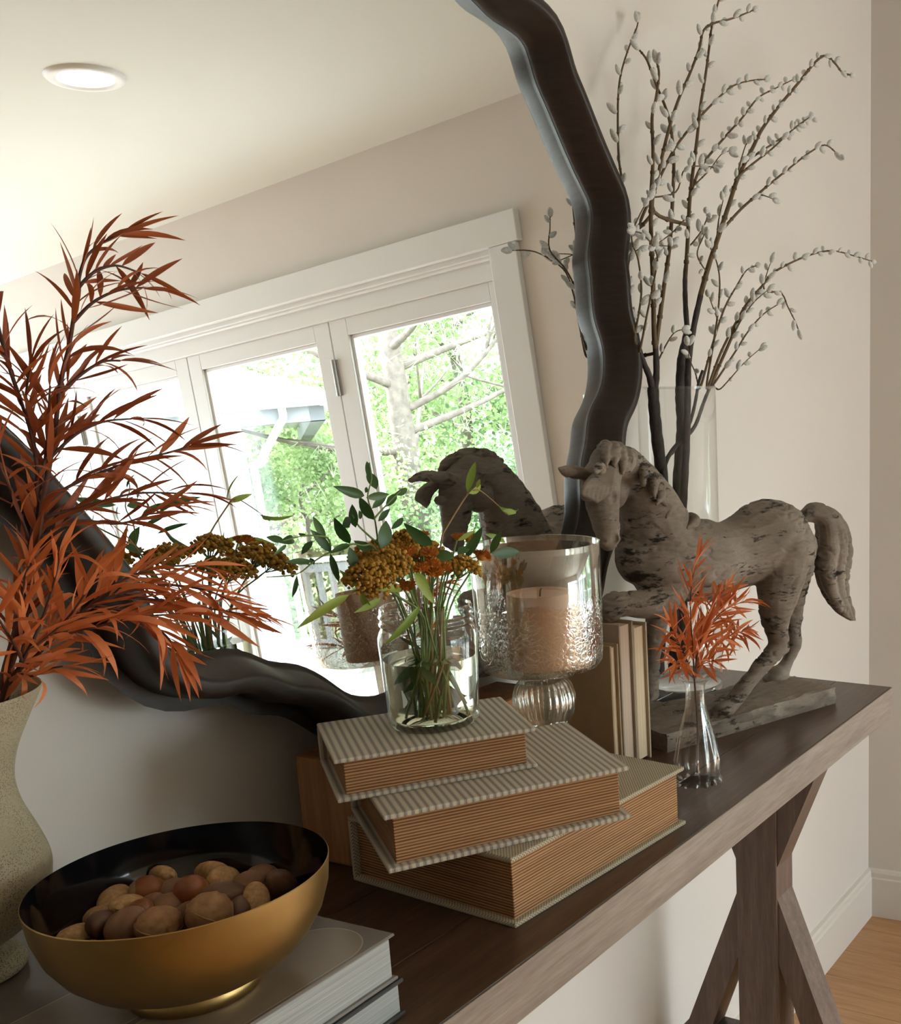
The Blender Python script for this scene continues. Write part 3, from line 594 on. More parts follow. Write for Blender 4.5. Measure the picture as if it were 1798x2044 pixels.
mag('grey printed coffee table book under the gold bowl', 0.0316, 0.0707, 0.370, 0.300, M_mag, M_dust, 0.0028, SRZ, (0.0, 0.0))
ZS = 0.0707
M_gold, nt, b = new_mat('brushed_gold'); b.inputs['Metallic'].default_value = 1.0; b.inputs['Roughness'].default_value = 0.36
L(nt, ramp(nt, noise(nt, coords(nt), 14, 3), [(0.3, (0.36, 0.235, 0.088)), (0.7, (0.46, 0.31, 0.125))]), b.inputs['Base Color'])
M_blk = simple('black_lacquer', (0.004, 0.004, 0.005), 0.08, spec=0.6)
BX, BY = 0.457, -0.297
bw = empty('serving_bowl', (BX, BY, ZS)); tag(bw, 'gold metal bowl with glossy black inside, filled with nuts', 'bowl')
lathe('outer_shell', [(0.0, 0.0), (0.041, 0.0), (0.042, 0.001), (0.0415, 0.008), (0.040, 0.0105), (0.052, 0.0150), (0.066, 0.0235), (0.0775, 0.0355), (0.0860, 0.0500), (0.0912, 0.0670), (0.0932, 0.0860), (0.0926, 0.0866)], M_gold, bw, 128, cap=False)
lathe('black_lining', [(0.0926, 0.0866), (0.0910, 0.0670), (0.0852, 0.0500), (0.0763, 0.0365), (0.064, 0.0265), (0.045, 0.0215), (0.0, 0.0205)], M_blk, bw, 128, cap=False)
# ================================================================ NUTS IN THE BOWL
from mathutils import noise as mnoise
def blob(name, rx, ry, rz, mat, sub=3, fn=None, parent=None):
    bm = bmesh.new(); bmesh.ops.create_icosphere(bm, subdivisions=sub, radius=1.0)
    for v in bm.verts:
        n = v.co.normalized(); s = fn(n) if fn else 1.0
        v.co = Vector((n.x*rx, n.y*ry, n.z*rz))*s
    return from_bm(name, bm, mat, parent)
def nut_mat(name, c1, c2, rough, sc, bs=0.3, stretch=(1, 1, 1)):
    m, nt, b = new_mat(name); v = coords(nt, stretch); f = noise(nt, v, sc, 5)
    L(nt, ramp(nt, f, [(0.3, c1), (0.7, c2)]), b.inputs['Base Color']); b.inputs['Roughness'].default_value = rough; bump(nt, b, f, bs, 0.001); return m
M_alm = nut_mat('almond_shell', (0.36, 0.19, 0.075), (0.60, 0.36, 0.165), 0.8, 260, 0.6)
M_haz = nut_mat('hazelnut_shell', (0.17, 0.046, 0.014), (0.34, 0.105, 0.036), 0.28, 60, 0.1, (1, 1, 0.3))
M_hazd = nut_mat('dull_hazelnut_shell', (0.19, 0.085, 0.042), (0.32, 0.155, 0.080), 0.6, 90, 0.2, (1, 1, 0.3))
M_cap = nut_mat('hazelnut_cap', (0.30, 0.17, 0.09), (0.42, 0.26, 0.15), 0.8, 200)
M_pec = nut_mat('pecan_shell', (0.105, 0.046, 0.024), (0.20, 0.095, 0.052), 0.5, 120, 0.2, (0.3, 1, 1))
M_wal = nut_mat('walnut_shell', (0.27, 0.125, 0.05), (0.44, 0.23, 0.105), 0.75, 120, 0.6)
def alm_fn(n): return 1.0 - 0.16*max(0, n.x)**2 + 0.02*math.sin(n.x*20)*n.y
def wal_fn(n): return 1.0 + 0.02*math.sin(11*math.atan2(n.z, n.y)+5*n.x) + 0.03*math.exp(-(n.z/0.09)**2) + 0.05*mnoise.noise(n*4.2)
def haz_fn(n): return 1.0 + 0.14*max(0, n.z)**6
def pec_fn(n): return 1.0 + 0.12*abs(n.x)**8
protos = {}
def nut(kind, label, px, py, z, rot, sc=1.0):
    if kind not in protos:
        t = {'almond': lambda: blob('almond', 0.0175, 0.0105, 0.0078, M_alm, 3, alm_fn), 'hazelnut': lambda: blob('hazelnut', 0.0098, 0.0098, 0.0102, M_haz, 3, haz_fn),
             'filbert': lambda: blob('hazelnut', 0.0100, 0.0096, 0.0112, M_hazd, 3, haz_fn),
             'pecan': lambda: blob('pecan', 0.0165, 0.0098, 0.0098, M_pec, 3, pec_fn), 'walnut': lambda: blob('walnut', 0.0165, 0.0138, 0.0138, M_wal, 4, wal_fn)}[kind]()
        if kind in ('hazelnut', 'filbert'):
            bm = bmesh.new(); vs_, fs_ = lathe_verts([(0.0, -0.0106), (0.0045, -0.0098), (0.0070, -0.0074)], 20); bv = [bm.verts.new(v) for v in vs_]
            for f in fs_: bm.faces.new([bv[i] for i in f])
            from_bm('cap', bm, M_cap, t)
        if kind == 'walnut':
            bm = bmesh.new(); pts = [Vector((0.0168*math.cos(a), 0.0142*math.sin(a), 0))*0.995 for a in [2*PI*i/40 for i in range(41)]]; tube(bm, pts, 0.0006, 6, cap=False); from_bm('seam', bm, M_wal, t)
        if kind == 'almond':
            bm = bmesh.new(); pts = [Vector((0.0172*math.cos(a)*(1-0.14*max(0, math.cos(a))**2), 0.0104*math.sin(a), 0)) for a in [PI+0.2+(PI-0.4)*i/24 for i in range(25)]]; tube(bm, pts, 0.0008, 6); from_bm('ridge', bm, M_alm, t)
        protos[kind] = t
    else:
        src = protos[kind]; t = copy_obj(src)
        for ch in src.children: copy_obj(ch, None, t)
    t.location = at_z(px, py, z); t.rotation_euler = rot; t.scale = (sc, sc, sc)
    tag(t, label, 'nut', 'nuts in the gold bowl'); return t
R = math.radians
nut('almond', 'long tan almond in its shell at the left edge of the nuts', 230, 1793, 0.1215, (R(15), R(-8), R(35)))
nut('almond', 'rounded pitted almond at the back of the nuts', 325, 1751, 0.1245, (R(50), R(30), R(70)), 0.98)
nut('almond', 'pale almond just left of the small round hazelnut', 257, 1806, 0.1245, (R(10), R(18), R(20)), 0.95)
nut('almond', 'cracked almond low at the left of the nuts', 196, 1830, 0.1165, (R(-10), R(10), R(60)), 0.95)
nut('almond', 'round tan almond topmost at the back right of the nuts', 422, 1742, 0.1235, (R(70), R(10), R(100)), 0.95)
nut('almond', 'almond lying like a crescent in front of the topmost almond', 449, 1755, 0.1215, (R(60), R(20), R(15)))
nut('hazelnut', 'shiny red-brown hazelnut lying on its side, left of the big hazelnut', 294, 1777, 0.1265, (R(100), R(0), R(60)), 1.12)
nut('hazelnut', 'biggest glossy red-brown hazelnut in the middle of the nuts', 381, 1779, 0.1295, (R(20), R(-40), R(20)), 1.22)
nut('hazelnut', 'small glossy hazelnut between the pale almond and a walnut', 279, 1822, 0.1245, (R(30), R(20), R(0)), 0.95)
nut('filbert', 'dull pinkish hazelnut at the front left rim of the bowl', 250, 1850, 0.1235, (R(40), R(20), R(30)), 1.25)
nut('pecan', 'dark pecan at the front left beside the dull hazelnut', 204, 1846, 0.1195, (R(10), R(25), R(50)), 1.05)
nut('pecan', 'large dark pecan right of the biggest hazelnut', 450, 1790, 0.1225, (R(0), R(20), R(-20)), 1.12)
nut('filbert', 'brown hazelnut behind the large dark pecan', 494, 1768, 0.1205, (R(30), R(60), R(0)), 1.1)
nut('filbert', 'reddish hazelnut farthest back on the right', 520, 1751, 0.1185, (R(80), R(10), R(40)), 1.05)
nut('pecan', 'rounded pecan at the far right of the nuts', 562, 1767, 0.1185, (R(0), R(50), R(30)), 1.08)
nut('walnut', 'walnut at the front of the bowl, left of the other walnut', 317, 1846, 0.1235, (R(20), R(10), R(10)), 0.95)
nut('walnut', 'walnut below the biggest hazelnut, near the front rim', 418, 1823, 0.1255, (R(30), R(20), R(35)), 1.08)
nut('filbert', 'brown hazelnut in the middle behind the left walnut', 334, 1815, 0.1215, (R(60), R(20), R(70)), 1.12)
nut('filbert', 'half hidden hazelnut between the two glossy hazelnuts', 340, 1784, 0.1205, (R(10), R(70), R(0)), 1.1)
nut('filbert', 'hazelnut squeezed between the two walnuts', 374, 1829, 0.1175, (R(20), R(10), R(0)), 0.95)
nut('almond', 'pointed almond leaning up at the right rim of the bowl', 512, 1796, 0.1205, (R(40), R(-45), R(50)), 0.95)
nut('almond', 'almond showing its edge at the front left, by the rim', 156, 1865, 0.1165, (R(5), R(10), R(10)), 0.9)
nut('pecan', 'pecan by the right rim under the pointed almond', 482, 1814, 0.1165, (R(0), R(10), R(40)), 0.98)
nut('filbert', 'hazelnut tucked behind the small glossy hazelnut', 302, 1812, 0.1185, (R(20), R(30), R(0)), 0.95)
for i, (dx, dy) in enumerate(((-0.03, 0.0), (0.0, -0.03), (0.03, -0.02), (0.04, 0.02), (0.015, 0.035), (-0.015, 0.03), (0.005, 0.0), (-0.03, -0.035), (0.035, -0.05), (-0.05, 0.03), (0.062, 0.0), (0.0, 0.06), (-0.01, -0.058))):
    kd = ('walnut', 'filbert', 'pecan', 'almond')[i % 4]
    t = nut(kd, {'walnut': 'walnut in the bottom layer of nuts in the bowl', 'filbert': 'dull hazelnut in the bottom layer of nuts in the bowl', 'pecan': 'pecan in the bottom layer of nuts in the bowl', 'almond': 'almond in the bottom layer of nuts in the bowl'}[kd], 300, 1800, 0.11, (R(i*40), R(10), R(i*70)), 0.9)
    rr_ = math.hypot(dx, dy); t.location = (BX+dx, BY+dy, ZS+0.0335+(0.010 if rr_ > 0.052 else 0.0))

# ================================================================ CERAMIC VASE (left, beside the bowl)
m_, nt, b = new_mat('speckled_stoneware'); v = coords(nt); vo = N(nt, 'ShaderNodeTexVoronoi'); vo.inputs['Scale'].default_value = 800; L(nt, v, vo.inputs['Vector'])
spk = ramp(nt, vo.outputs['Distance'], [(0.26, (1, 1, 1)), (0.42, (0, 0, 0))]); msk = ramp(nt, noise(nt, v, 22, 4), [(0.36, (0, 0, 0)), (0.56, (1, 1, 1))])
mx = N(nt, 'ShaderNodeMix'); mx.data_type = 'RGBA'; L(nt, mathn(nt, 'MULTIPLY', spk, msk), mx.inputs[0])
L(nt, ramp(nt, noise(nt, v, 9, 4), [(0.3, (0.34, 0.28, 0.185)), (0.7, (0.48, 0.41, 0.29))]), mx.inputs[6]); mx.inputs[7].default_value = (0.20, 0.115, 0.06, 1); L(nt, mx.outputs[2], b.inputs['Base Color'])
b.inputs['Roughness'].default_value = 0.75; bump(nt, b, noise(nt, v, 160, 5), 0.3, 0.0012); M_stone = m_
cv = empty('ceramic_vase', (0.401, -0.131, ZS)); tag(cv, 'speckled cream stoneware vase with pedestal foot holding the tall orange branches', 'vase')
vp_ = [(0.0, 0.0), (0.030, 0.0), (0.0345, 0.003), (0.0352, 0.008), (0.031, 0.015), (0.0245, 0.021), (0.0255, 0.024), (0.034, 0.030), (0.046, 0.040), (0.0545, 0.055), (0.0585, 0.073), (0.0580, 0.086), (0.0530, 0.104), (0.0470, 0.122), (0.0445, 0.138), (0.0455, 0.152), (0.050, 0.168), (0.058, 0.186), (0.068, 0.207), (0.0665, 0.2085), (0.056, 0.188), (0.048, 0.170), (0.0430, 0.152), (0.0420, 0.138), (0.0445, 0.122), (0.050, 0.104), (0.054, 0.080), (0.050, 0.05), (0.03, 0.03), (0.0, 0.028)]
vp_ = [vp_[0]]+[(v.x, v.y) for v in smooth_path([Vector((a, b, 0)) for a, b in vp_[1:]], 4)]
lathe('vase_body', vp_, M_stone, cv, 80, cap=False)

# ================================================================ TALL GLASS CYLINDER (willow) AND BUD VASE
M_vglass = thin_glass('clear_vase_glass', (0.96, 0.965, 0.96), 0.0, 0.055, pw_=3.2)
M_thick = thin_glass('thick_glass_base', (0.93, 0.95, 0.945), 0.02, 0.10, pw_=2.6)
VX, VY = 1.462, -0.111
tv = empty('cylinder_vase', (VX, VY, 0.0)); tag(tv, 'tall clear glass cylinder vase behind the horse, holding pussy willow', 'vase')
lathe('cylinder', [(0.0603, 0.0185), (0.0603, 0.4900), (0.0598, 0.4908), (0.0580, 0.4908), (0.0576, 0.487)], M_vglass, tv, 96, cap=False)
lathe('thick_base', [(0.0, 0.0), (0.054, 0.0), (0.0592, 0.002), (0.0603, 0.006), (0.0603, 0.018), (0.0572, 0.0215), (0.050, 0.0165), (0.0, 0.0150)], M_thick, tv, 96, cap=False)
M_bud = thin_glass('pressed_bud_glass', (0.965, 0.975, 0.97), 0.015, 0.10, pw_=2.8)
UX, UY = 1.1195, -0.3262
bv_ = empty('bud_vase', (UX, UY, 0.0)); tag(bv_, 'small pressed-glass bud vase with fluted sides near the table edge', 'vase')
def flute(r, z, a, k):
    if k > 18: return r
    w_ = max(0.0, min(1.0, (0.088-z)/0.05)); foot_ = 0.045 if z < 0.004 else 0.0
    return r*(1 + (0.045*w_+foot_)*math.cos(14*a) + 0.018*w_*math.cos(28*a+z*220))
lathe('bud_glass', [(0.0, 0.0), (0.024, 0.0), (0.0285, 0.0012), (0.0290, 0.0035), (0.0270, 0.0075), (0.0282, 0.013), (0.0287, 0.021), (0.0278, 0.032), (0.0255, 0.048), (0.0222, 0.064), (0.0180, 0.080), (0.0140, 0.094), (0.0122, 0.104), (0.0118, 0.120), (0.0130, 0.129), (0.0185, 0.1345), (0.0197, 0.1355),
    (0.0190, 0.1365), (0.0135, 0.1325)], M_bud, bv_, 168, rib=flute, cap=False)

# ================================================================ CARVED HORSE
HU = Vector((0.9292, -0.3696, 0)); HW = Vector((-0.3696, -0.9292, 0)); HC = Vector((1.5304, -0.2964, 0))
def hj(px, py, w_): return at_plane(px, py, HC + HW*w_, HW)
def hr(P, rpx): return rpx*((P-CAM).dot(FW))/F_PX
M_drift, nt, b = new_mat('weathered_carved_wood'); v = coords(nt, (1, 1, 1)); vs2 = coords(nt, (1.0, 1.0, 3.2), rot=(0, 0, 0.38))
nz = noise(nt, vs2, 22, 8, 0.68); n2 = noise(nt, vs2, 75, 6, 0.75); big = noise(nt, v, 9, 3)
crk = ramp(nt, mathn(nt, 'ADD', mathn(nt, 'ADD', mathn(nt, 'MULTIPLY', nz, 0.6), mathn(nt, 'MULTIPLY', n2, 0.4)), mathn(nt, 'MULTIPLY', mathn(nt, 'SUBTRACT', noise(nt, v, 13, 2), 0.5), 0.45)), [(0.375, (0, 0, 0)), (0.435, (1, 1, 1))])
mx = N(nt, 'ShaderNodeMix'); mx.data_type = 'RGBA'; L(nt, crk, mx.inputs[0]); mx.inputs[6].default_value = (0.035, 0.024, 0.017, 1)
L(nt, ramp(nt, mathn(nt, 'ADD', mathn(nt, 'MULTIPLY', big, 0.6), mathn(nt, 'MULTIPLY', n2, 0.4)), [(0.3, (0.115, 0.085, 0.064)), (0.52, (0.225, 0.176, 0.138)), (0.72, (0.34, 0.28, 0.23))]), mx.inputs[7])
L(nt, mx.outputs[2], b.inputs['Base Color']); b.inputs['Roughness'].default_value = 0.68; b.inputs['Specular IOR Level'].default_value = 0.35
bump(nt, b, mathn(nt, 'ADD', mathn(nt, 'MULTIPLY', crk, 0.7), mathn(nt, 'MULTIPLY', n2, 0.3)), 0.9, 0.0028)
HB = Vector((1.5073, -0.3545, 0))-HW*0.0625-HU*0.165
hs = empty('horse_statue', HB); tag(hs, 'carved grey driftwood horse statue prancing on a rough wooden plinth', 'statue')
def bone(bm, js):
    P = [hj(*j[:3]) for j in js]; rr = [hr(p, j[3]) for p, j in zip(P, js)]
    # resample so radii blend smoothly
    idx = [Vector((i, rr[i], 0)) for i in range(len(P))]
    SP = smooth_path(P, 5); SR = [max(v.y, 0.0015) for v in smooth_path(idx, 5)]
    tube(bm, SP, SR, 16)
    for p, r in ((SP[0], SR[0]), (SP[-1], SR[-1])):
        bmesh.ops.create_icosphere(bm, subdivisions=3, radius=r, matrix=Matrix.Translation(p))
def ball(bm, px, py, w_, rpx, sc=(1, 1, 1)):
    p = hj(px, py, w_); bmesh.ops.create_icosphere(bm, subdivisions=3, radius=hr(p, rpx), matrix=Matrix.Translation(p) @ Matrix.Diagonal((*sc, 1)))
def remeshed(name, bm, vox, smooth_it, disp, mat, parent, seed=0.0, dents=()):
    me = bpy.data.meshes.new(name+'_raw'); bmesh.ops.recalc_face_normals(bm, faces=bm.faces[:]); bm.to_mesh(me); bm.free()
    o = bpy.data.objects.new(name+'_raw', me); COL.objects.link(o)
    md = o.modifiers.new('r', 'REMESH'); md.mode = 'VOXEL'; md.voxel_size = vox; md.use_smooth_shade = True
    if smooth_it: ms = o.modifiers.new('s', 'SMOOTH'); ms.factor = 0.5; ms.iterations = smooth_it
    dg = bpy.context.evaluated_depsgraph_get(); ev = o.evaluated_get(dg); nm = bpy.data.meshes.new_from_object(ev)
    bpy.data.objects.remove(o); bpy.data.meshes.remove(me); nm.name = name
    nor = [v.normal.copy() for v in nm.vertices]
    if dents:
        for v in nm.vertices:
            for c_, r_, dp_ in dents:
                d_ = (v.co-c_).length
                if d_ < r_: v.co = v.co - (CAM-c_).normalized()*dp_*(1-(d_/r_)**2)
    for v, nn in zip(nm.vertices, nor):
        p = v.co; a_ = mnoise.noise(Vector((p.x*40+seed, p.y*40, p.z*110))); b_ = mnoise.noise(Vector((p.x*16+seed, p.y*16, p.z*28)))
        crack = -max(0.0, 0.22-abs(a_))*3.0 if b_ > 0.12 else 0.0
        v.co = p + nn*disp*(0.5*a_ + 0.9*b_ + crack)
    nm.transform(Matrix.Translation(-parent.location)); nm.materials.clear(); nm.materials.append(mat)
    for p in nm.polygons: p.use_smooth = True
    oo = bpy.data.objects.new(name, nm); COL.objects.link(oo); oo.parent = parent; return oo
bm = bmesh.new()
bone(bm, [(1286,1112,0.0,60),(1322,1108,0.0,82),(1400,1119,0.0,84),(1462,1108,0.0,70),(1535,1080,0.0,85),(1566,1094,0.0,66)])
bone(bm, [(1318,1092,0.0,80),(1298,1022,0.004,65),(1272,966,0.008,51),(1242,930,0.014,41),(1212,922,0.022,35)])
bone(bm, [(1212,922,0.022,36),(1200,962,0.034,40),(1202,1000,0.040,36),(1208,1040,0.046,28),(1213,1068,0.050,24),(1216,1076,0.051,21)])
ball(bm, 1222, 985, 0.018, 32); ball(bm, 1180, 975, 0.022, 24); ball(bm, 1226, 1078, 0.056, 12); ball(bm, 1206, 1081, 0.057, 11); ball(bm, 1215, 1085, 0.050, 17)
ball(bm, 1172, 992, 0.050, 11); ball(bm, 1228, 988, 0.054, 11)
bone(bm, [(1168,946,0.030,11),(1148,942,0.036,14),(1130,940,0.042,11),(1116,935,0.046,4)])
bone(bm, [(1200,940,0.052,10),(1197,934,0.064,13),(1193,936,0.076,9),(1188,942,0.082,4)])
bone(bm, [(1562,1098,0.020,66),(1557,1150,0.030,52),(1549,1205,0.036,38),(1549,1250,0.037,26),(1553,1288,0.036,21),(1516,1334,0.037,17),(1482,1376,0.038,19),(1462,1402,0.038,17),(1441,1424,0.039,23)])
ball(bm, 1440, 1432, 0.039, 25, (1.2, 1.0, 0.6)); ball(bm, 1564, 1292, 0.036, 13)
bone(bm, [(1576,1130,-0.026,50),(1577,1200,-0.038,30),(1580,1248,-0.043,21),(1582,1286,-0.045,18),(1573,1316,-0.047,14),(1563,1334,-0.048,16),(1553,1348,-0.048,22)])
ball(bm, 1550, 1354, -0.048, 26, (1.2, 1.0, 0.6))
bone(bm, [(1318,1138,0.016,62),(1332,1180,0.030,42),(1296,1204,0.038,31),(1250,1206,0.042,26),(1222,1208,0.045,26),(1217,1232,0.044,18),(1226,1262,0.041,15),(1243,1283,0.038,16),(1258,1296,0.036,19)])
ball(bm, 1312, 1112, 0.018, 50)
bone(bm, [(1324,1164,-0.022,46),(1314,1222,-0.032,26),(1306,1268,-0.037,21),(1300,1322,-0.039,16),(1298,1358,-0.040,18),(1294,1382,-0.040,22)])
ball(bm, 1288, 1394, -0.040, 22, (1.2, 1.0, 0.5))
ball(bm, 1556, 1082, 0.016, 58)
hd = lambda px, py: hj(px, py, 0.050)
remeshed('body', bm, 0.0020, 7, 0.0028, M_drift, hs, dents=[(hj(1229, 1076, 0.066), 0.0075, 0.006), (hj(1205, 1080, 0.066), 0.0065, 0.005), (hj(1176, 996, 0.062), 0.0075, 0.004), (hj(1226, 994, 0.064), 0.0075, 0.004), (hj(1230, 1035, 0.062), 0.010, 0.003)])
bm = bmesh.new()   # mane: thick carved locks lying over the crest towards the viewer
crest = [(1206,886),(1232,890),(1258,902),(1280,922),(1300,948),(1316,975),(1334,1000),(1356,1018),(1384,1034)]
rnd = random.Random(4)
for i in range(len(crest)-1):
    for k in range(3):
        f = k/3.0; cx_ = crest[i][0]+(crest[i+1][0]-crest[i][0])*f; cy_ = crest[i][1]+(crest[i+1][1]-crest[i][1])*f
        if k == 1: continue
        ln_ = 50-3.0*i+rnd.uniform(-10, 10); w0 = 0.012-0.0016*i
        bone(bm, [(cx_-2, cy_+5, w0-0.012, 9), (cx_+3, cy_+4, w0+0.012, 12), (cx_+8+rnd.uniform(-6, 6), cy_+ln_*0.55, w0+0.036, 10), (cx_+4+rnd.uniform(-8, 10), cy_+ln_, w0+0.043, 4)])
bone(bm, [(c[0], c[1]+8, 0.010-0.0016*i, 14) for i, c in enumerate(crest)])
remeshed('mane', bm, 0.0016, 0, 0.0026, M_drift, hs, 5.0)
bm = bmesh.new()   # forelock swirling between the ears
for k in range(7):
    a_ = -0.9+k*0.30
    bone(bm, [(1200+4*k, 935, 0.050, 7), (1172+8*k, 962+math.cos(a_)*6, 0.068, 7), (1162+9*k, 990-abs(k-3)*2, 0.072, 5), (1176+5*k, 1002-abs(k-3)*3, 0.070, 3)])
remeshed('forelock', bm, 0.0016, 1, 0.0012, M_drift, hs, 9.0)
bm = bmesh.new()   # tail
for k in range(5):
    o_ = (k-2)*9; wo = (k % 2)*0.014-0.004
    bone(bm, [(1604,1030,0.0,13),(1628,1020+abs(o_)*0.4,wo*0.5,18),(1654+o_*0.6,1040,wo,20),(1664+o_,1090,wo,20),(1660+o_,1140,wo,17),(1668+o_*0.8,1185,wo,14),(1688+o_*0.5,1220,wo,9),(1702+o_*0.25,1238,wo,3)])
remeshed('tail', bm, 0.0018, 0, 0.0030, M_drift, hs, 13.0)
# plinth: rough split slab
bm = bmesh.new(); nx_, ny_, nz_ = 110, 44, 6; LX, LY, LZ = 0.330, 0.125, 0.0262
bmesh.ops.create_grid(bm, x_segments=nx_, y_segments=ny_, size=0.5)
g2 = bmesh.ops.extrude_face_region(bm, geom=bm.faces[:]); top = [e for e in g2['geom'] if isinstance(e, bmesh.types.BMVert)]
for v in top: v.co.z = 1.0
bmesh.ops.subdivide_edges(bm, edges=[e for e in bm.edges if abs(e.verts[0].co.z-e.verts[1].co.z) > 0.5], cuts=4)
for v in bm.verts:
    x, y, z = v.co; edge = max(abs(x), abs(y)) > 0.499
    p = Vector((x*LX, y*LY, z*LZ)); n1 = mnoise.noise(Vector((p.x*30, p.y*150, p.z*160))); n0 = mnoise.noise(Vector((p.x*42+7, p.y*42, p.z*90)))
    if z > 0.99: p.z += 0.0030*n1 - 0.0022*abs(n0)
    if edge and z > 0.05: p += Vector((x*0.6, y*1.4, 0)).normalized()*(0.0055*n0 + 0.0045*n1)*(1 if z < 0.99 else 0.8)
    v.co = HU*p.x - HW*p.y + Vector((0, 0, p.z))
o = from_bm('plinth', bm, M_drift, hs); sharp(o, 55)
# ================================================================ LEAVES
def leaf_mesh(name, ln, wd, curl, fold, mat, seg=7, pos=0.42, twist=0.0):
    """pointed leaf along +X, folded along its midrib, curling down along its length"""
    vs_, fs_ = [], []
    for i in range(seg+1):
        t = i/seg; x = ln*math.sin(curl*t)/curl if abs(curl) > 1e-3 else ln*t; z = -ln*(1-math.cos(curl*t))/curl if abs(curl) > 1e-3 else 0
        w_ = wd*0.5*(math.sin(PI*t**(math.log(0.5)/math.log(pos)))**0.85 if 0 < t < 1 else 0.0)+0.00008; a = twist*t
        vs_ += [(x, w_*math.cos(a), z+w_*fold+w_*math.sin(a)), (x, 0, z), (x, -w_*math.cos(a), z+w_*fold-w_*math.sin(a))]
    for i in range(seg):
        a = i*3; fs_ += [(a, a+3, a+4, a+1), (a+1, a+4, a+5, a+2)]
    me = bpy.data.meshes.new(name); me.from_pydata(vs_, [], fs_); me.update()
    for p in me.polygons: p.use_smooth = True
    me.materials.append(mat); return me
def orient(pos, d, roll, sc, up_=Vector((0, 0, 1))):
    d = d.normalized(); s = up_.cross(d)
    if s.length < 1e-3: s = Vector((0, 1, 0)).cross(d)
    s.normalize(); n_ = d.cross(s)
    c, q_ = math.cos(roll), math.sin(roll); s2 = s*c+n_*q_; n2 = d.cross(s2)
    return Matrix(((d.x*sc, s2.x*sc, n2.x*sc, pos.x), (d.y*sc, s2.y*sc, n2.y*sc, pos.y), (d.z*sc, s2.z*sc, n2.z*sc, pos.z), (0, 0, 0, 1)))
def leaf_obj(me, mw, parent, twig=None, name='leaf'):
    o = bpy.data.objects.new(name, me); COL.objects.link(o); o.parent = twig if twig is not None else parent
    o.matrix_local = Matrix.Translation(-parent.location) @ mw; return o
def lmat(name, c1, c2, tr=0.3, rough=0.5, sc=40):
    m, nt, b = new_mat(name); oi = N(nt, 'ShaderNodeObjectInfo'); f = mathn(nt, 'ADD', mathn(nt, 'MULTIPLY', noise(nt, coords(nt, (0.4, 3, 3)), sc, 4), 0.5), mathn(nt, 'MULTIPLY', oi.outputs['Random'], 0.5))
    col = ramp(nt, f, [(0.25, c1), (0.75, c2)]); L(nt, col, b.inputs['Base Color']); b.inputs['Roughness'].default_value = rough
    t_ = N(nt, 'ShaderNodeBsdfTranslucent'); L(nt, col, t_.inputs['Color']); mx_ = N(nt, 'ShaderNodeMixShader'); mx_.inputs[0].default_value = tr
    out = nt.nodes['Material Output']; L(nt, b.outputs[0], mx_.inputs[1]); L(nt, t_.outputs[0], mx_.inputs[2]); L(nt, mx_.outputs[0], out.inputs['Surface']); return m
M_or = lmat('rust_orange_leaf', (0.30, 0.062, 0.018), (0.56, 0.150, 0.048), 0.35, 0.42)
M_or2 = lmat('bright_orange_leaf', (0.60, 0.140, 0.034), (0.86, 0.28, 0.095), 0.30, 0.5)
M_ostem = simple('red_brown_stem', (0.10, 0.035, 0.022), 0.7, var=0.3, vscale=60)
OL = [leaf_mesh('orange_leaf', 0.046, 0.0047, c_, f_, M_or, 7, 0.42, t_) for c_, f_, t_ in ((0.35, 0.35, 0.3), (0.8, 0.3, -0.5), (-0.3, 0.4, 0.4), (1.5, 0.25, 0.8))]
OL2 = [leaf_mesh('orange_leaf', 0.046, 0.0050, c_, f_, M_or2, 7, 0.42, t_) for c_, f_, t_ in ((0.35, 0.35, 0.3), (0.8, 0.3, -0.5), (-0.3, 0.4, 0.4), (1.9, 0.25, 0.8))]
def foliage_branch(name, label, base, stems, meshes, rs, ls, spacing, seed, cat, group, ang=0.62):
    """stems: list of (points, first fraction that carries leaves, leaf scale)"""
    t = empty(name, base); tag(t, label, cat, group); rnd = random.Random(seed); k = 0
    for si, (pts, f0, lsc) in enumerate(stems):
        if si == 0: main = smooth_path(pts, 8)
        else: pts = [min(main, key=lambda m_: (m_-pts[0]).length)]+list(pts[1:])
        pp = smooth_path(pts, 5); bm = bmesh.new(); tube(bm, [p-t.location for p in pp], lerp_r(rs if si == 0 else rs*0.55, rs*0.28, len(pp)), 7); tw = from_bm('stem' if si == 0 else 'twig', bm, M_ostem, t)
        tot = sum((pp[i+1]-pp[i]).length for i in range(len(pp)-1)); acc = 0.0; nxt = f0*tot
        for i in range(len(pp)-1):
            seg = (pp[i+1]-pp[i]); l_ = seg.length
            while nxt <= acc+l_:
                p = pp[i]+seg*((nxt-acc)/l_); d = seg.normalized(); a = k*2.4+rnd.uniform(-.4, .4); o1 = d.orthogonal().normalized(); o2 = d.cross(o1)
                frac = nxt/tot; an = ang*rnd.uniform(0.7, 1.35)*(1.0 if frac < 0.9 else 0.5)
                dv = d*math.cos(an)+(o1*math.cos(a)+o2*math.sin(a))*math.sin(an)
                leaf_obj(meshes[rnd.choice((0, 0, 1, 2, 2, 3) if len(meshes) > 3 else (0,))], orient(p, dv, rnd.uniform(-1.2, 1.2), ls*lsc*rnd.uniform(0.7, 1.15)*(1.0 if frac < 0.85 else 0.85)), t, tw); k += 1
                nxt += spacing*rnd.uniform(0.7, 1.3)
            acc += l_
        d = (pp[-1]-pp[-3]).normalized()
        for j in range(2): leaf_obj(meshes[j], orient(pp[-1], d+Vector((rnd.uniform(-.2, .2), rnd.uniform(-.2, .2), rnd.uniform(-.2, .2))), rnd.uniform(-1, 1), ls*lsc*0.9), t, tw)
    return t
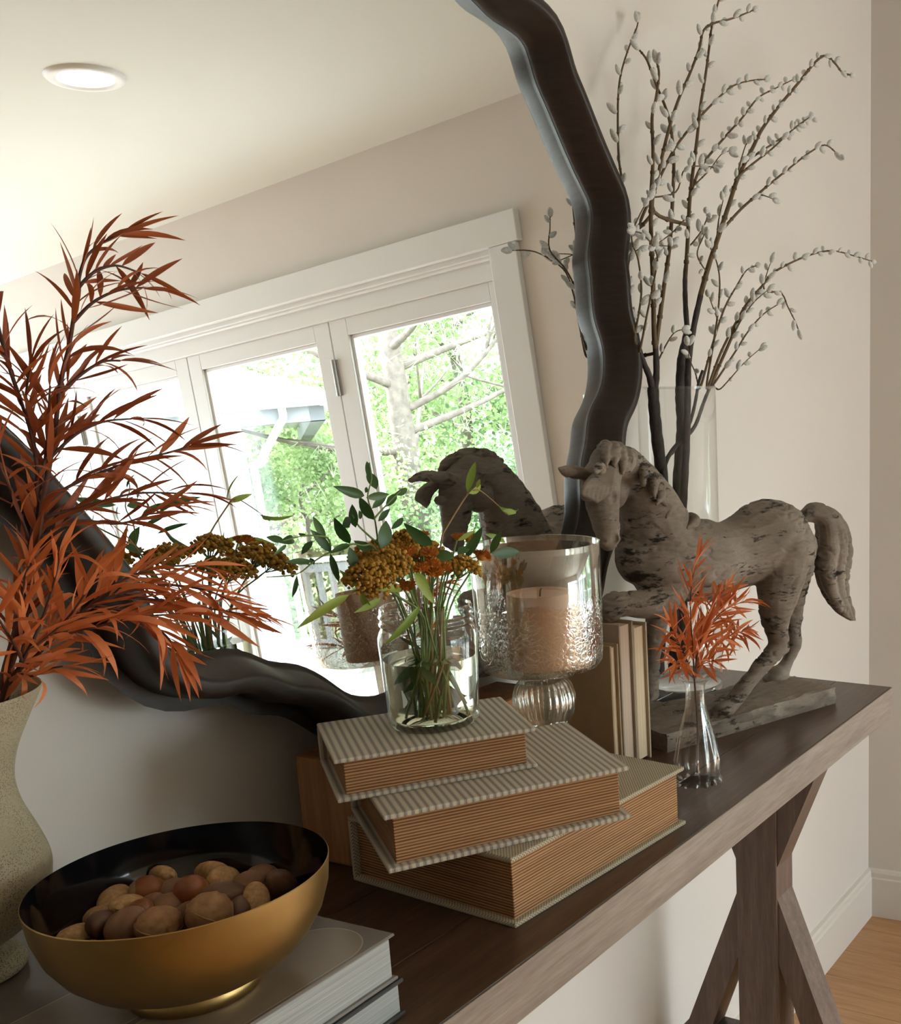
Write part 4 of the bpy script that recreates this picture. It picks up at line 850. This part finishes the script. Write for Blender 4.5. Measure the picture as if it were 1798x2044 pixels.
def P_(lst, y0, y1=None):
    y1 = y0 if y1 is None else y1; n_ = len(lst)
    return [at_y(a, b, y0+(y1-y0)*i/max(n_-1, 1)) for i, (a, b) in enumerate(lst)]
lip = lambda px, py: [Vector((0.400, -0.137, 0.115)), at_z(px, py, 0.262)]
GO = 'orange branches in the ceramic vase'
foliage_branch('orange_branch', 'tallest rust-orange branch in the ceramic vase, rising in front of the mirror', (0.400, -0.137, 0.115), [
    (lip(2, 1412)+P_([(50,1230),(78,1060),(90,980),(108,870),(122,760),(138,690),(152,600),(160,545),(176,508),(215,478),(245,468)], -.165, -.185), 0.42, 1.0),
    (P_([(150,640),(185,604),(235,580),(290,574)], -.18, -.19), 0.12, 0.95), (P_([(156,575),(185,545),(230,530),(280,545)], -.18, -.18), 0.1, 0.9),
    (P_([(128,790),(165,745),(205,722),(240,720)], -.177, -.185), 0.15, 0.95),
    (P_([(100,915),(150,868),(205,842),(262,836)], -.172, -.19), 0.12, 1.0),
    (P_([(92,1000),(160,960),(250,925),(330,905),(375,892)], -.17, -.20), 0.15, 1.05),
    (P_([(88,1040),(170,1010),(270,985),(360,985)], -.17, -.20), 0.15, 1.05), (P_([(80,1085),(150,1040),(240,1045),(310,1020)], -.17, -.205), 0.15, 1.0)], OL, 0.0024, 1.0, 0.0047, 31, 'branch', GO)
foliage_branch('orange_branch', 'rust-orange branch at the left edge of the picture', (0.402, -0.139, 0.115), [
    (lip(-8, 1415)+P_([(32,1250),(58,1100),(74,1000),(70,900),(48,820),(25,750),(5,690),(-10,640)], -.160, -.175), 0.48, 1.0),
    (P_([(72,915),(60,850),(52,790),(62,730)], -.168, -.18), 0.15, 0.95), (P_([(46,810),(20,740),(5,680),(-5,640)], -.172, -.185), 0.15, 0.95),
    (P_([(78,985),(92,900),(96,830),(100,770)], -.166, -.18), 0.2, 0.95), (P_([(60,1090),(30,1000),(0,930),(-20,880)], -.163, -.19), 0.2, 1.0)], OL, 0.0022, 1.0, 0.0056, 37, 'branch', GO)
foliage_branch('orange_branch', 'bright orange branch reaching low to the right over the mirror edge', (0.404, -0.135, 0.115), [
    (lip(8, 1404)+P_([(90,1290),(160,1225),(240,1185),(330,1168),(410,1178),(462,1200)], -.17, -.235), 0.47, 1.05),
    (P_([(160,1225),(240,1160),(325,1132),(395,1130)], -.185, -.225), 0.1, 1.0), (P_([(190,1212),(275,1228),(330,1268),(352,1300)], -.19, -.235), 0.12, 1.0),
    (P_([(110,1272),(195,1250),(280,1232),(360,1225)], -.18, -.235), 0.1, 1.0), (P_([(230,1190),(330,1200),(420,1215),(480,1225)], -.2, -.24), 0.1, 1.0)], OL2, 0.0022, 1.0, 0.0038, 41, 'branch', GO)
foliage_branch('orange_branch', 'short curly orange branch just above the rim of the ceramic vase', (0.398, -0.141, 0.115), [
    (lip(-2, 1418)+P_([(40,1330),(75,1260),(100,1190),(118,1120)], -.175, -.215), 0.55, 0.95),
    (P_([(40,1330),(25,1280),(0,1240),(-15,1215)], -.18, -.21), 0.1, 0.9), (P_([(20,1372),(60,1350),(100,1335),(125,1330)], -.178, -.20), 0.15, 0.85),
    (P_([(60,1300),(120,1250),(160,1200),(190,1150)], -.18, -.22), 0.15, 1.0), (P_([(30,1340),(50,1250),(45,1190),(55,1130)], -.178, -.205), 0.2, 0.9)], OL2, 0.0020, 1.0, 0.0046, 43, 'branch', GO)
# sprig in the bud vase
UB = Vector((UX, UY, 0.012)); um = [UB, Vector((UX+0.002, UY-0.001, 0.07)), Vector((UX-0.001, UY, 0.134))]
foliage_branch('orange_sprig', 'small bright orange sprig of narrow leaves in the bud vase', UB, [
    (um+P_([(1383,1300),(1378,1220),(1381,1160),(1392,1115)], UY), 0.52, 1.05),
    ([um[2]]+P_([(1400,1275),(1440,1222),(1485,1200)], UY, UY-.02), 0.15, 1.05), ([um[2]]+P_([(1366,1305),(1347,1268),(1337,1245)], UY, UY-.015), 0.2, 0.95),
    ([um[2]]+P_([(1420,1295),(1455,1270),(1490,1258)], UY, UY+.02), 0.2, 1.05), ([um[2]]+P_([(1392,1300),(1415,1240),(1432,1195),(1450,1172)], UY, UY+.01), 0.25, 1.0),
    ([um[2]]+P_([(1365,1335),(1345,1318)], UY, UY-.02), 0.25, 0.9), ([um[2]]+P_([(1395,1330),(1425,1318)], UY, UY-.03), 0.2, 0.9)], OL2, 0.0016, 0.98, 0.0031, 53, 'sprig', None, 0.6)

# ================================================================ FLOWER JAR: GREEN SPRIGS, YARROW, BUTTON FLOWERS
M_gr = lmat('dark_green_leaf', (0.030, 0.085, 0.022), (0.075, 0.155, 0.045), 0.25, 0.35)
M_gy = lmat('yellow_green_leaf', (0.20, 0.30, 0.035), (0.40, 0.48, 0.09), 0.35, 0.45)
M_gs = simple('green_stem', (0.16, 0.22, 0.06), 0.6, var=0.3, vscale=60); M_bs = simple('tan_stem', (0.28, 0.17, 0.07), 0.6, var=0.3, vscale=60)
def cj(x, y): return (500+x/3.145, 850+y/3.145)
jbase = Vector((JX, JY, Z3+0.012)); jm = Vector((JX, JY, Z3+0.112))
GL = {False: [leaf_mesh('green_leaf', 1.0, 0.36, c_, 0.25, M_gr, 6, 0.45) for c_ in (0.25, -0.25, 0.6)], True: [leaf_mesh('yellow_leaf', 1.0, 0.30, c_, 0.3, M_gy, 6, 0.45) for c_ in (0.5, -0.4, 0.9)]}
def sprig(label, stempts, leaves, y0, seed, mat=M_gs, yellow=False, in_jar=(0.0, 0.0)):
    b0 = Vector((JX+in_jar[0], JY+in_jar[1], Z3+0.012)); t = empty('green_sprig', b0); tag(t, label, 'sprig', 'green sprigs in the glass jar'); rnd = random.Random(seed)
    for si, (sp, ya, yb) in enumerate(stempts):
        pts = [at_y(*cj(*p), ya+(yb-ya)*i/max(len(sp)-1, 1)) for i, p in enumerate(sp)]
        if si == 0:
            m0 = Vector((JX+(pts[0].x-JX)*0.5, JY+(pts[0].y-JY)*0.5, Z3+0.112)); d_ = Vector((m0.x-JX, m0.y-JY, 0))
            if d_.length > 0.030: m0 -= d_*(1-0.030/d_.length)
            pts = [b0, b0.lerp(m0, 0.5), m0]+pts
        pp = smooth_path(pts, 4); bm = bmesh.new(); tube(bm, [p-b0 for p in pp], lerp_r(0.0011, 0.0005, len(pp)), 6); so_ = from_bm('stem', bm, mat, t); st0 = so_ if si == 0 else st0
    for (bx, by), (tx, ty), w_, yy in leaves:
        a = at_y(*cj(bx, by), yy); dy = rnd.uniform(-0.012, 0.012); b_ = at_y(*cj(tx, ty), yy+dy); d = b_-a; ln_ = d.length
        wm = w_/3.145*((a-CAM).dot(FW))/F_PX; yl = yellow
        view = (CAM-a).normalized(); mw = orient(a, d, rnd.uniform(-0.5, 0.5), ln_, up_=view)
        leaf_obj(rnd.choice(GL[yl]), mw @ Matrix.Diagonal((1, max(0.5, min(2.2, wm/(ln_*(0.30 if yl else 0.36)))), 1, 1)), t, st0)
    return t
Y = -0.232
sprig('dark green eucalyptus sprig reaching far left out of the jar', [([(800,790),(700,752),(620,745),(500,792),(400,850),(290,930),(100,950)], -.230, -.235), ([(500,792),(485,705),(345,690),(205,722)], -.232, -.24)], [((210,720),(70,695),45,Y),((180,735),(345,685),60,Y),((345,690),(290,655),25,Y),((225,745),(165,805),25,Y),((470,715),(375,560),50,Y),((500,790),(390,655),60,Y),((390,725),(310,800),45,Y),((625,740),(520,590),75,Y),((625,745),(510,785),45,Y),((620,760),(665,950),70,-.25),((500,800),(560,980),45,-.24),((390,850),(205,865),45,-.235),((400,870),(370,825),30,-.235),((290,940),(270,1090),25,-.235)], Y, 3)
sprig('dark green eucalyptus sprig standing tallest in the middle of the jar', [([(815,780),(795,690),(778,580),(735,450),(760,330),(745,230)], -.230, -.225), ([(778,580),(850,500),(940,410)], -.228, -.22), ([(800,740),(680,630),(640,560)], -.23, -.24)], [((735,320),(740,205),35,-.225),((790,400),(735,260),65,-.225),((715,440),(548,390),65,-.23),((720,420),(735,380),25,-.225),((725,450),(860,425),55,-.225),((760,520),(870,420),45,-.22),((850,510),(925,410),50,-.22),((900,430),(1012,395),45,-.22),((775,590),(665,455),70,-.235),((660,640),(630,490),60,-.24),((620,640),(585,565),70,-.245),((680,530),(700,600),30,-.235),((820,770),(880,590),95,-.235),((880,650),(980,565),35,-.225),((800,600),(860,530),40,-.225),((760,780),(660,730),60,-.22)], Y, 5, in_jar=(0.006, 0.004))
sprig('green eucalyptus sprig leaning right over the jar towards the candle holder', [([(1240,900),(1370,840),(1500,797),(1560,785)], -.240, -.245), ([(1140,800),(1150,760)], -.24, -.24)], [((1140,750),(985,655),80,-.235),((1155,800),(1285,830),80,-.25),((1300,810),(1380,735),60,-.24),((1350,835),(1465,640),65,-.242),((1505,800),(1585,660),55,-.245),((1510,800),(1705,790),75,-.245),((1350,840),(1440,920),45,-.25)], Y, 7, in_jar=(-0.008, 0.006))
sprig('yellow-green sprig arching up to the right in front of the reflected horse', [([(1195,740),(1230,640),(1365,425),(1400,405),(1450,412),(1560,505),(1620,560)], -.230, -.24)], [((1360,420),(1410,200),50,-.235),((1420,390),(1440,320),25,-.235),((1370,425),(1485,370),45,-.235),((1560,505),(1740,610),50,-.24),((1580,530),(1700,545),35,-.24),((1300,720),(1380,660),35,-.235),((1470,680),(1640,730),40,-.235)], Y, 9, M_bs, True, in_jar=(0.004, -0.010))
sprig('light green sprig drooping over the front left of the jar', [([(990,1010),(880,1020),(690,1028),(620,1060)], -.245, -.262)], [((620,1060),(340,1210),40,-.262),((700,1040),(740,1225),55,-.270),((820,1080),(690,1170),45,-.266),((780,1030),(1030,1005),40,-.268),((700,1030),(545,870),30,-.25),((1060,1130),(915,1360),50,-.2805),((1020,920),(1130,1120),60,-.272),((1040,920),(1100,1010),50,-.27),((860,920),(1040,905),30,-.268)], Y, 13, M_gs, True, in_jar=(-0.010, -0.006))
# leaves and cut stems under water
rnd = random.Random(19)
uw = empty('green_sprig', jbase); tag(uw, 'dark leaves and cut stems seen inside the water of the jar', 'sprig', 'green sprigs in the glass jar')
for i in range(11):
    a = rnd.uniform(0, 2*PI); r_ = rnd.uniform(0.004, 0.026); r2 = rnd.uniform(0.002, 0.022); bm = bmesh.new()
    tube(bm, [Vector((r_*math.cos(a), r_*math.sin(a), rnd.uniform(-0.004, 0.006))), Vector((r2*math.cos(a+1), r2*math.sin(a+1), 0.05)), Vector((r2*math.cos(a+1.4), r2*math.sin(a+1.4), 0.104))], rnd.uniform(0.0010, 0.0017), 6); from_bm('stem', bm, M_bs if i % 2 else M_gs, uw)
for i in range(12):
    a = rnd.uniform(0, 2*PI); r_ = rnd.uniform(0.006, 0.024); p = jbase+Vector((r_*math.cos(a), r_*math.sin(a), rnd.uniform(0.022, 0.060)))
    d = Vector((math.cos(a+1.2)*0.5, math.sin(a+1.2)*0.5, rnd.uniform(-1, 0.6)))
    e = p+d.normalized()*0.026
    if math.hypot(e.x-JX, e.y-JY) > 0.034 or e.z < Z3+0.012: d = Vector((JX-p.x, JY-p.y, 0.3))
    leaf_obj(rnd.choice(GL[False]), orient(p, d, rnd.uniform(-2, 2), rnd.uniform(0.018, 0.028)), uw)
M_yar = simple('mustard_yarrow', (0.42, 0.21, 0.022), 0.85, var=0.35, vscale=220)
M_but = simple('burnt_orange_petal', (0.52, 0.17, 0.015), 0.75, var=0.3, vscale=150)
fsv, fsf = [], []
bm0 = bmesh.new(); bmesh.ops.create_icosphere(bm0, subdivisions=1, radius=1.0); icov = [v.co.copy() for v in bm0.verts]; icof = [tuple(v.index for v in f.verts) for f in bm0.faces]; bm0.free()
def flower(label, cat, name, cpx, y, r, seed, kind):
    rnd = random.Random(seed); c = at_y(*cj(*cpx), y); b0 = Vector((JX+rnd.uniform(-.012, .012), JY+rnd.uniform(-.012, .012), Z3+0.012)); t = empty(name, b0); tag(t, label, cat, 'flowers in the glass jar')
    m0 = Vector((JX+max(-.024, min(.024, (c.x-JX)*0.5)), JY+max(-.024, min(.024, (c.y-JY)*0.5)), Z3+0.112))
    pp = smooth_path([b0, b0.lerp(m0, .5), m0, m0.lerp(c, .55)+Vector((0, 0, .002)), c], 4); bm = bmesh.new(); tube(bm, [p-b0 for p in pp], 0.0009, 6)
    ax_ = (c-m0).normalized()
    if kind == 'yarrow':
        vs_, fs_ = [], []
        for i in range(230):
            u = rnd.uniform(0, 2*PI); rr_ = math.sqrt(rnd.random()); dz = 0.50*(1-rr_*rr_)
            v = Vector((rr_*math.cos(u), rr_*math.sin(u), dz+rnd.uniform(-.42, .06)))*r
            q_ = ax_.lerp(Vector((0, 0, 1)), 0.5).to_track_quat('Z', 'Y'); p = c+q_ @ v; s = r*rnd.uniform(0.08, 0.13); k0 = len(vs_)
            vs_ += [p-b0+w_*s for w_ in icov]; fs_ += [tuple(k0+j for j in f) for f in icof]
        for i in range(9):
            u = 2*PI*i/9; q_ = ax_.lerp(Vector((0, 0, 1)), 0.5).to_track_quat('Z', 'Y'); e = c+q_ @ Vector((0.65*math.cos(u), 0.65*math.sin(u), 0.0))*r; tube(bm, [c-ax_*r*0.75-b0, e-b0], 0.0005, 5)
        o = from_data('florets', vs_, fs_, M_yar, t, True); o['kind'] = 'stuff'
    else:
        vs_, fs_ = [], []
        for ring, (n_, el, ln_) in enumerate(((14, 0.1, 1.0), (12, 0.45, 0.92), (9, 0.85, 0.82), (6, 1.2, 0.72))):
            for i in range(n_):
                u = 2*PI*(i+0.5*ring)/n_; d = Vector((math.cos(u)*math.cos(el), math.sin(u)*math.cos(el), math.sin(el))); q_ = ax_.to_track_quat('Z', 'Y'); d = q_ @ d; s = d.orthogonal().normalized()*r*0.17; k0 = len(vs_); p = c-b0
                vs_ += [p+d*r*0.2-s*.5, p+d*r*0.2+s*.5, p+d*r*ln_*0.8+s, p+d*r*ln_*1.02, p+d*r*ln_*0.8-s]; fs_.append((k0, k0+1, k0+2, k0+3, k0+4))
        from_data('petals', vs_, fs_, M_but, t, False)
        bmc = bmesh.new(); bmesh.ops.create_icosphere(bmc, subdivisions=2, radius=r*0.5, matrix=Matrix.Translation(c-b0)); from_bm('flower_centre', bmc, M_but, t)
    from_bm('stem', bm, M_gs, t)
for lb, c, y, r, s in (('mustard yarrow head at the lower left of the bouquet', (715, 930), -.262, .0185, 1), ('mustard yarrow head between the left leaves and the orange buttons', (860, 860), -.255, .0205, 2), ('mustard yarrow head hanging over the front of the jar rim', (800, 985), -.268, .0165, 3), ('mustard yarrow head at the right side of the jar', (1335, 880), -.245, .0185, 4), ('brownish yarrow head at the back left of the bouquet', (760, 800), -.205, .021, 5), ('brownish yarrow head at the back centre of the bouquet', (960, 740), -.200, .022, 6), ('mustard yarrow head at the back of the bouquet facing the mirror', (1080, 800), -.180, .024, 7), ('mustard yarrow head low behind the jar, facing the mirror', (900, 900), -.178, .022, 8), ('mustard yarrow head at the back right, facing the mirror', (1200, 860), -.185, .022, 9)):
    flower(lb, 'flower', 'yarrow_stem', c, y, r, s, 'yarrow')
for lb, c, y, r, s in (('orange button flower leftmost at the top of the bouquet', (985, 790), -.252, .0095, 11), ('orange button flower upper middle, above two others', (1125, 800), -.260, .0088, 12), ('orange button flower in the middle of the column of buttons', (1140, 865), -.264, .0085, 13), ('largest orange button flower, lowest of the column', (1150, 920), -.266, .0092, 14), ('small orange button left of the column', (1075, 890), -.262, .0080, 15), ('dark orange button right of the column', (1215, 890), -.260, .0078, 16), ('orange button flower at the far right under the long leaf', (1450, 815), -.245, .0110, 17), ('orange button flower upper right, near the reflected horse muzzle', (1375, 705), -.225, .0100, 18), ('small orange button left of the upper right one', (1300, 700), -.222, .0075, 19), ('small orange button at the back top centre', (1075, 685), -.215, .0080, 20), ('dark orange button below the left yarrow', (985, 1000), -.258, .0085, 21)):
    flower(lb, 'flower', 'button_flower', c, y, r, s, 'button')
# ================================================================ PUSSY WILLOW IN THE TALL VASE
M_wtwig = simple('willow_twig_bark', (0.115, 0.070, 0.028), 0.65, var=0.35, vscale=40, bump_s=0.3, bscale=200)
M_wtrunk = simple('dark_willow_bark', (0.050, 0.040, 0.036), 0.9, var=0.4, vscale=60, bump_s=0.8, bscale=160)
m_, nt, b = new_mat('silver_catkin_fur'); lw = N(nt, 'ShaderNodeLayerWeight'); lw.inputs['Blend'].default_value = 0.45
L(nt, ramp(nt, noise(nt, coords(nt, (1, 1, 1)), 500, 3), [(0.3, (0.52, 0.51, 0.48)), (0.7, (0.80, 0.79, 0.76))]), b.inputs['Base Color']); b.inputs['Roughness'].default_value = 1.0; b.inputs['Sheen Weight'].default_value = 0.6; b.inputs['Sheen Roughness'].default_value = 0.5
bump(nt, b, noise(nt, coords(nt, (1, 1, 0.3)), 900, 3), 0.5, 0.001); M_cat = m_
M_scale = simple('catkin_bud_scale', (0.09, 0.045, 0.02), 0.6)
bm = bmesh.new(); vs_, fs_ = lathe_verts([(0.0006, 0.0), (0.0030, 0.0018), (0.0046, 0.0055), (0.0050, 0.0095), (0.0040, 0.0145), (0.0022, 0.0180), (0.0003, 0.0196)], 10)
bv = [bm.verts.new(v) for v in vs_]
for f in fs_: bm.faces.new([bv[i] for i in f])
me_cat = bpy.data.meshes.new('catkin'); bmesh.ops.recalc_face_normals(bm, faces=bm.faces[:]); bm.to_mesh(me_cat); bm.free(); me_cat.materials.append(M_cat)
for p in me_cat.polygons: p.use_smooth = True
def c8(x, y): return (1180+x/2.555, y/2.555)
def c3v(x, y): return (1200+x/6.386, 640+y/6.386)
def willow(label, base, trunks, stems, seed):
    t = empty('willow_branch', base); tag(t, label, 'branch', 'pussy willow branches in the tall glass vase'); rnd = random.Random(seed)
    bm = bmesh.new()
    for pts, r0, r1 in trunks:
        pp = smooth_path(pts, 5); tube(bm, [p-t.location for p in pp], [r*(1+0.06*math.sin(i*2.1)) for i, r in enumerate(lerp_r(r0, r1, len(pp)))], 10)
    from_bm('trunk', bm, M_wtrunk, t)
    k = rnd.randint(0, 3)
    allp = [q_ for pts, _, _ in trunks for q_ in smooth_path(pts, 6)]
    for pts, r0, f0 in stems:
        near = min(allp, key=lambda m2: (m2-pts[0]).length)
        if (near-pts[0]).length > 0.004: pts = [near]+list(pts)
        allp += smooth_path(pts, 6)[:-4]
        pp = smooth_path(pts, 5); bm = bmesh.new(); rr_ = lerp_r(r0, r0*0.38, len(pp)); tube(bm, [p-t.location for p in pp], rr_, 8)
        for i in range(3, len(pp)-1, 5): bmesh.ops.create_icosphere(bm, subdivisions=1, radius=rr_[i]*1.5, matrix=Matrix.Translation(pp[i]-t.location))
        tw = from_bm('twig', bm, M_wtwig, t)
        tot = sum((pp[i+1]-pp[i]).length for i in range(len(pp)-1)); acc = 0; nxt = f0*tot
        for i in range(len(pp)-1):
            sg = pp[i+1]-pp[i]; l_ = sg.length
            while nxt <= acc+l_:
                p = pp[i]+sg*((nxt-acc)/l_); d = sg.normalized(); a = k*2.5+rnd.uniform(-.5, .5); o1 = d.orthogonal().normalized(); o2 = d.cross(o1); an = rnd.uniform(0.45, 0.85)
                dv = (d*math.cos(an)+(o1*math.cos(a)+o2*math.sin(a))*math.sin(an)).normalized(); s = rnd.uniform(0.72, 1.08)
                q_ = dv.to_track_quat('Z', 'Y').to_matrix().to_4x4(); o = bpy.data.objects.new('catkin', me_cat); COL.objects.link(o); o.parent = tw
                o.matrix_local = Matrix.Translation(p-t.location+dv*0.002) @ q_ @ Matrix.Diagonal((s*0.95, s*0.95, s, 1)); k += 1
                nxt += rnd.uniform(0.015, 0.029)
            acc += l_
        d = (pp[-1]-pp[-2]).normalized(); o = bpy.data.objects.new('catkin', me_cat); COL.objects.link(o); o.parent = tw; o.matrix_local = Matrix.Translation(pp[-1]-t.location) @ d.to_track_quat('Z', 'Y').to_matrix().to_4x4()
    return t
def S8(lst, y0, y1): return [at_y(*c8(*p), y0+(y1-y0)*i/(len(lst)-1)) for i, p in enumerate(lst)]
def SP(lst, y0, y1): return [at_y(*p, y0+(y1-y0)*i/(len(lst)-1)) for i, p in enumerate(lst)]
vb = Vector((VX, VY, 0.0165))
willow('thick forked willow branch at the left inside the tall vase, beside the mirror frame', vb+Vector((-0.030, 0.004, 0)), [
    (SP([(1312,1345),(1316,1260),(1322,1150),(1325,1050),(1322,960),(1312,880),(1306,820),(1303,773)], -.108, -.105), 0.0105, 0.0085), (SP([(1303,785),(1296,752),(1282,718),(1274,690)], -.105, -.100), 0.0055, 0.0035), (SP([(1304,790),(1310,745),(1308,690)], -.105, -.110), 0.0060, 0.0042)],
    [(S8([(240,1800),(205,1650),(188,1450),(182,1300),(176,1150),(160,950),(140,800),(135,600),(140,450),(160,340),(200,220),(232,140),(238,105)], -.075, -.030), 0.0026, 0.12),
     (S8([(328,1780),(320,1700),(315,1450),(305,1200),(305,1000),(315,800),(310,600),(330,500),(345,380),(336,325)], -.110, -.115), 0.0040, 0.15),
     (S8([(330,1760),(365,1500),(400,1250),(415,1000),(420,800),(395,600),(330,430),(285,310),(245,255)], -.110, -.075), 0.0036, 0.18),
     (S8([(345,1830),(375,1770),(420,1700),(465,1680)], -.110, -.12), 0.0018, 0.2), (S8([(222,1720),(255,1500),(240,1330),(205,1210),(250,1090),(290,1020)], -.100, -.130), 0.0020, 0.1),
     (S8([(250,1780),(285,1600),(320,1430),(335,1300),(270,1200),(215,1180)], -.105, -.15), 0.0020, 0.15), (S8([(215,1680),(192,1540),(186,1380),(215,1290),(300,1255),(400,1255)], -.1, -.07), 0.0018, 0.2)], 61)
willow('tall willow branch rising straight up from the middle of the vase', vb+Vector((-0.006, 0.006, 0)), [
    (SP([(1345,1335),(1350,1200),(1352,1050),(1353,960),(1358,890),(1360,843),(1357,800),(1357,770),(1360,718),(1369,679),(1372,658)], -.100, -.100), 0.0095, 0.0062), (SP([(1372,664),(1368,610),(1367,560),(1369,530)], -.1, -.1), 0.0046, 0.0034)],
    [(S8([(478,1440),(490,1250),(500,1050),(515,900),(540,700),(555,550),(580,400),(600,250),(615,130),(650,0),(668,-60)], -.100, -.130), 0.0035, 0.1),
     (S8([(320,1080),(340,900),(390,680),(440,520),(500,380),(550,250),(570,160),(620,120),(700,100),(770,75),(825,52)], -.100, -.14), 0.0030, 0.2),
     (S8([(240,1160),(330,950),(430,750),(560,590),(680,470),(740,430),(820,410),(885,405)], -.095, -.10), 0.0026, 0.2),
     (S8([(500,1010),(560,850),(680,700),(770,600),(850,500),(940,450),(1030,405)], -.100, -.07), 0.0026, 0.12),
     (S8([(505,1250),(560,1180),(590,1110),(588,1080)], -.1, -.14), 0.0016, 0.2), (S8([(300,1010),(430,980),(480,860),(600,850),(630,860)], -.1, -.15), 0.0016, 0.2), (S8([(520,950),(600,870),(660,790),(700,770)], -.1, -.12), 0.0016, 0.15), (S8([(500,1090),(420,1180),(320,1255)], -.1, -.13), 0.0018, 0.15)], 67)
willow('long willow branch arching to the upper right with drooping tips', vb+Vector((0.010, -0.008, 0)), [
    (SP([(1362,1330),(1364,1200),(1362,1050),(1366,960),(1370,880),(1372,800),(1374,720),(1385,650),(1398,590)], -.122, -.125), 0.0070, 0.0044)],
    [(S8([(555,1510),(600,1350),(650,1200),(700,1050),(750,900),(820,760),(870,660),(950,550),(1050,430),(1140,320),(1190,285),(1240,320),(1280,370),(1320,382)], -.125, -.165), 0.0042, 0.3),
     (S8([(745,905),(830,830),(920,760),(1040,650),(1110,600)], -.140, -.17), 0.0024, 0.15), (S8([(790,820),(900,750),(990,690),(1070,630),(1125,600),(1135,605)], -.142, -.12), 0.0022, 0.2),
     (S8([(660,1180),(760,1070),(850,990),(920,930),(1020,850),(1110,780),(1190,740),(1250,780),(1270,795)], -.13, -.21), 0.0027, 0.2), (S8([(850,990),(890,1000),(925,1015)], -.15, -.16), 0.0014, 0.2),
     (S8([(690,1080),(740,900),(780,760),(795,730)], -.13, -.15), 0.0018, 0.15), (S8([(640,1230),(650,1120),(675,1010)], -.13, -.15), 0.0016, 0.2), (S8([(590,1390),(540,1300),(570,1210),(585,1180)], -.125, -.18), 0.0016, 0.2)], 71)
willow('spreading willow branch on the right, bending low over the horse', vb+Vector((0.020, -0.002, 0)), [
    (SP([(1325,1250),(1322,1100),(1320,1000),(1326,930),(1349,890),(1369,872),(1388,848),(1404,804),(1416,775),(1430,745)], -.112, -.115), 0.0042, 0.0026), (SP([(1340,905),(1362,870),(1378,840),(1388,800),(1394,765),(1402,740)], -.112, -.115), 0.0032, 0.0022)],
    [(S8([(610,1960),(690,1780),(790,1560),(870,1460),(930,1390),(1040,1330),(1150,1290),(1240,1280),(1340,1305),(1430,1332)], -.115, -.18), 0.0028, 0.25),
     (S8([(600,1965),(660,1800),(740,1640),(800,1540),(870,1495),(950,1490),(980,1510),(1000,1560),(1040,1640),(1055,1680)], -.115, -.15), 0.0026, 0.2),
     (S8([(560,1965),(620,1750),(680,1570),(740,1460),(790,1380),(840,1355)], -.115, -.10), 0.0024, 0.2), (S8([(620,1965),(730,1800),(800,1690),(880,1600),(965,1545)], -.115, -.13), 0.0022, 0.2),
     (S8([(630,1975),(655,1985),(700,1940),(780,1850),(865,1775)], -.115, -.15), 0.0016, 0.3), (S8([(590,1950),(640,1640),(655,1450),(640,1340),(605,1262)], -.115, -.13), 0.0022, 0.3),
     (S8([(640,1620),(610,1540),(600,1510)], -.12, -.13), 0.0014, 0.3), (S8([(690,1780),(760,1640),(830,1540),(900,1480)], -.12, -.16), 0.0018, 0.2), (S8([(545,1960),(530,1900),(500,1830),(490,1760)], -.11, -.14), 0.0016, 0.4), (S8([(880,1450),(900,1380),(915,1340)], -.13, -.14), 0.0014, 0.3)], 73)
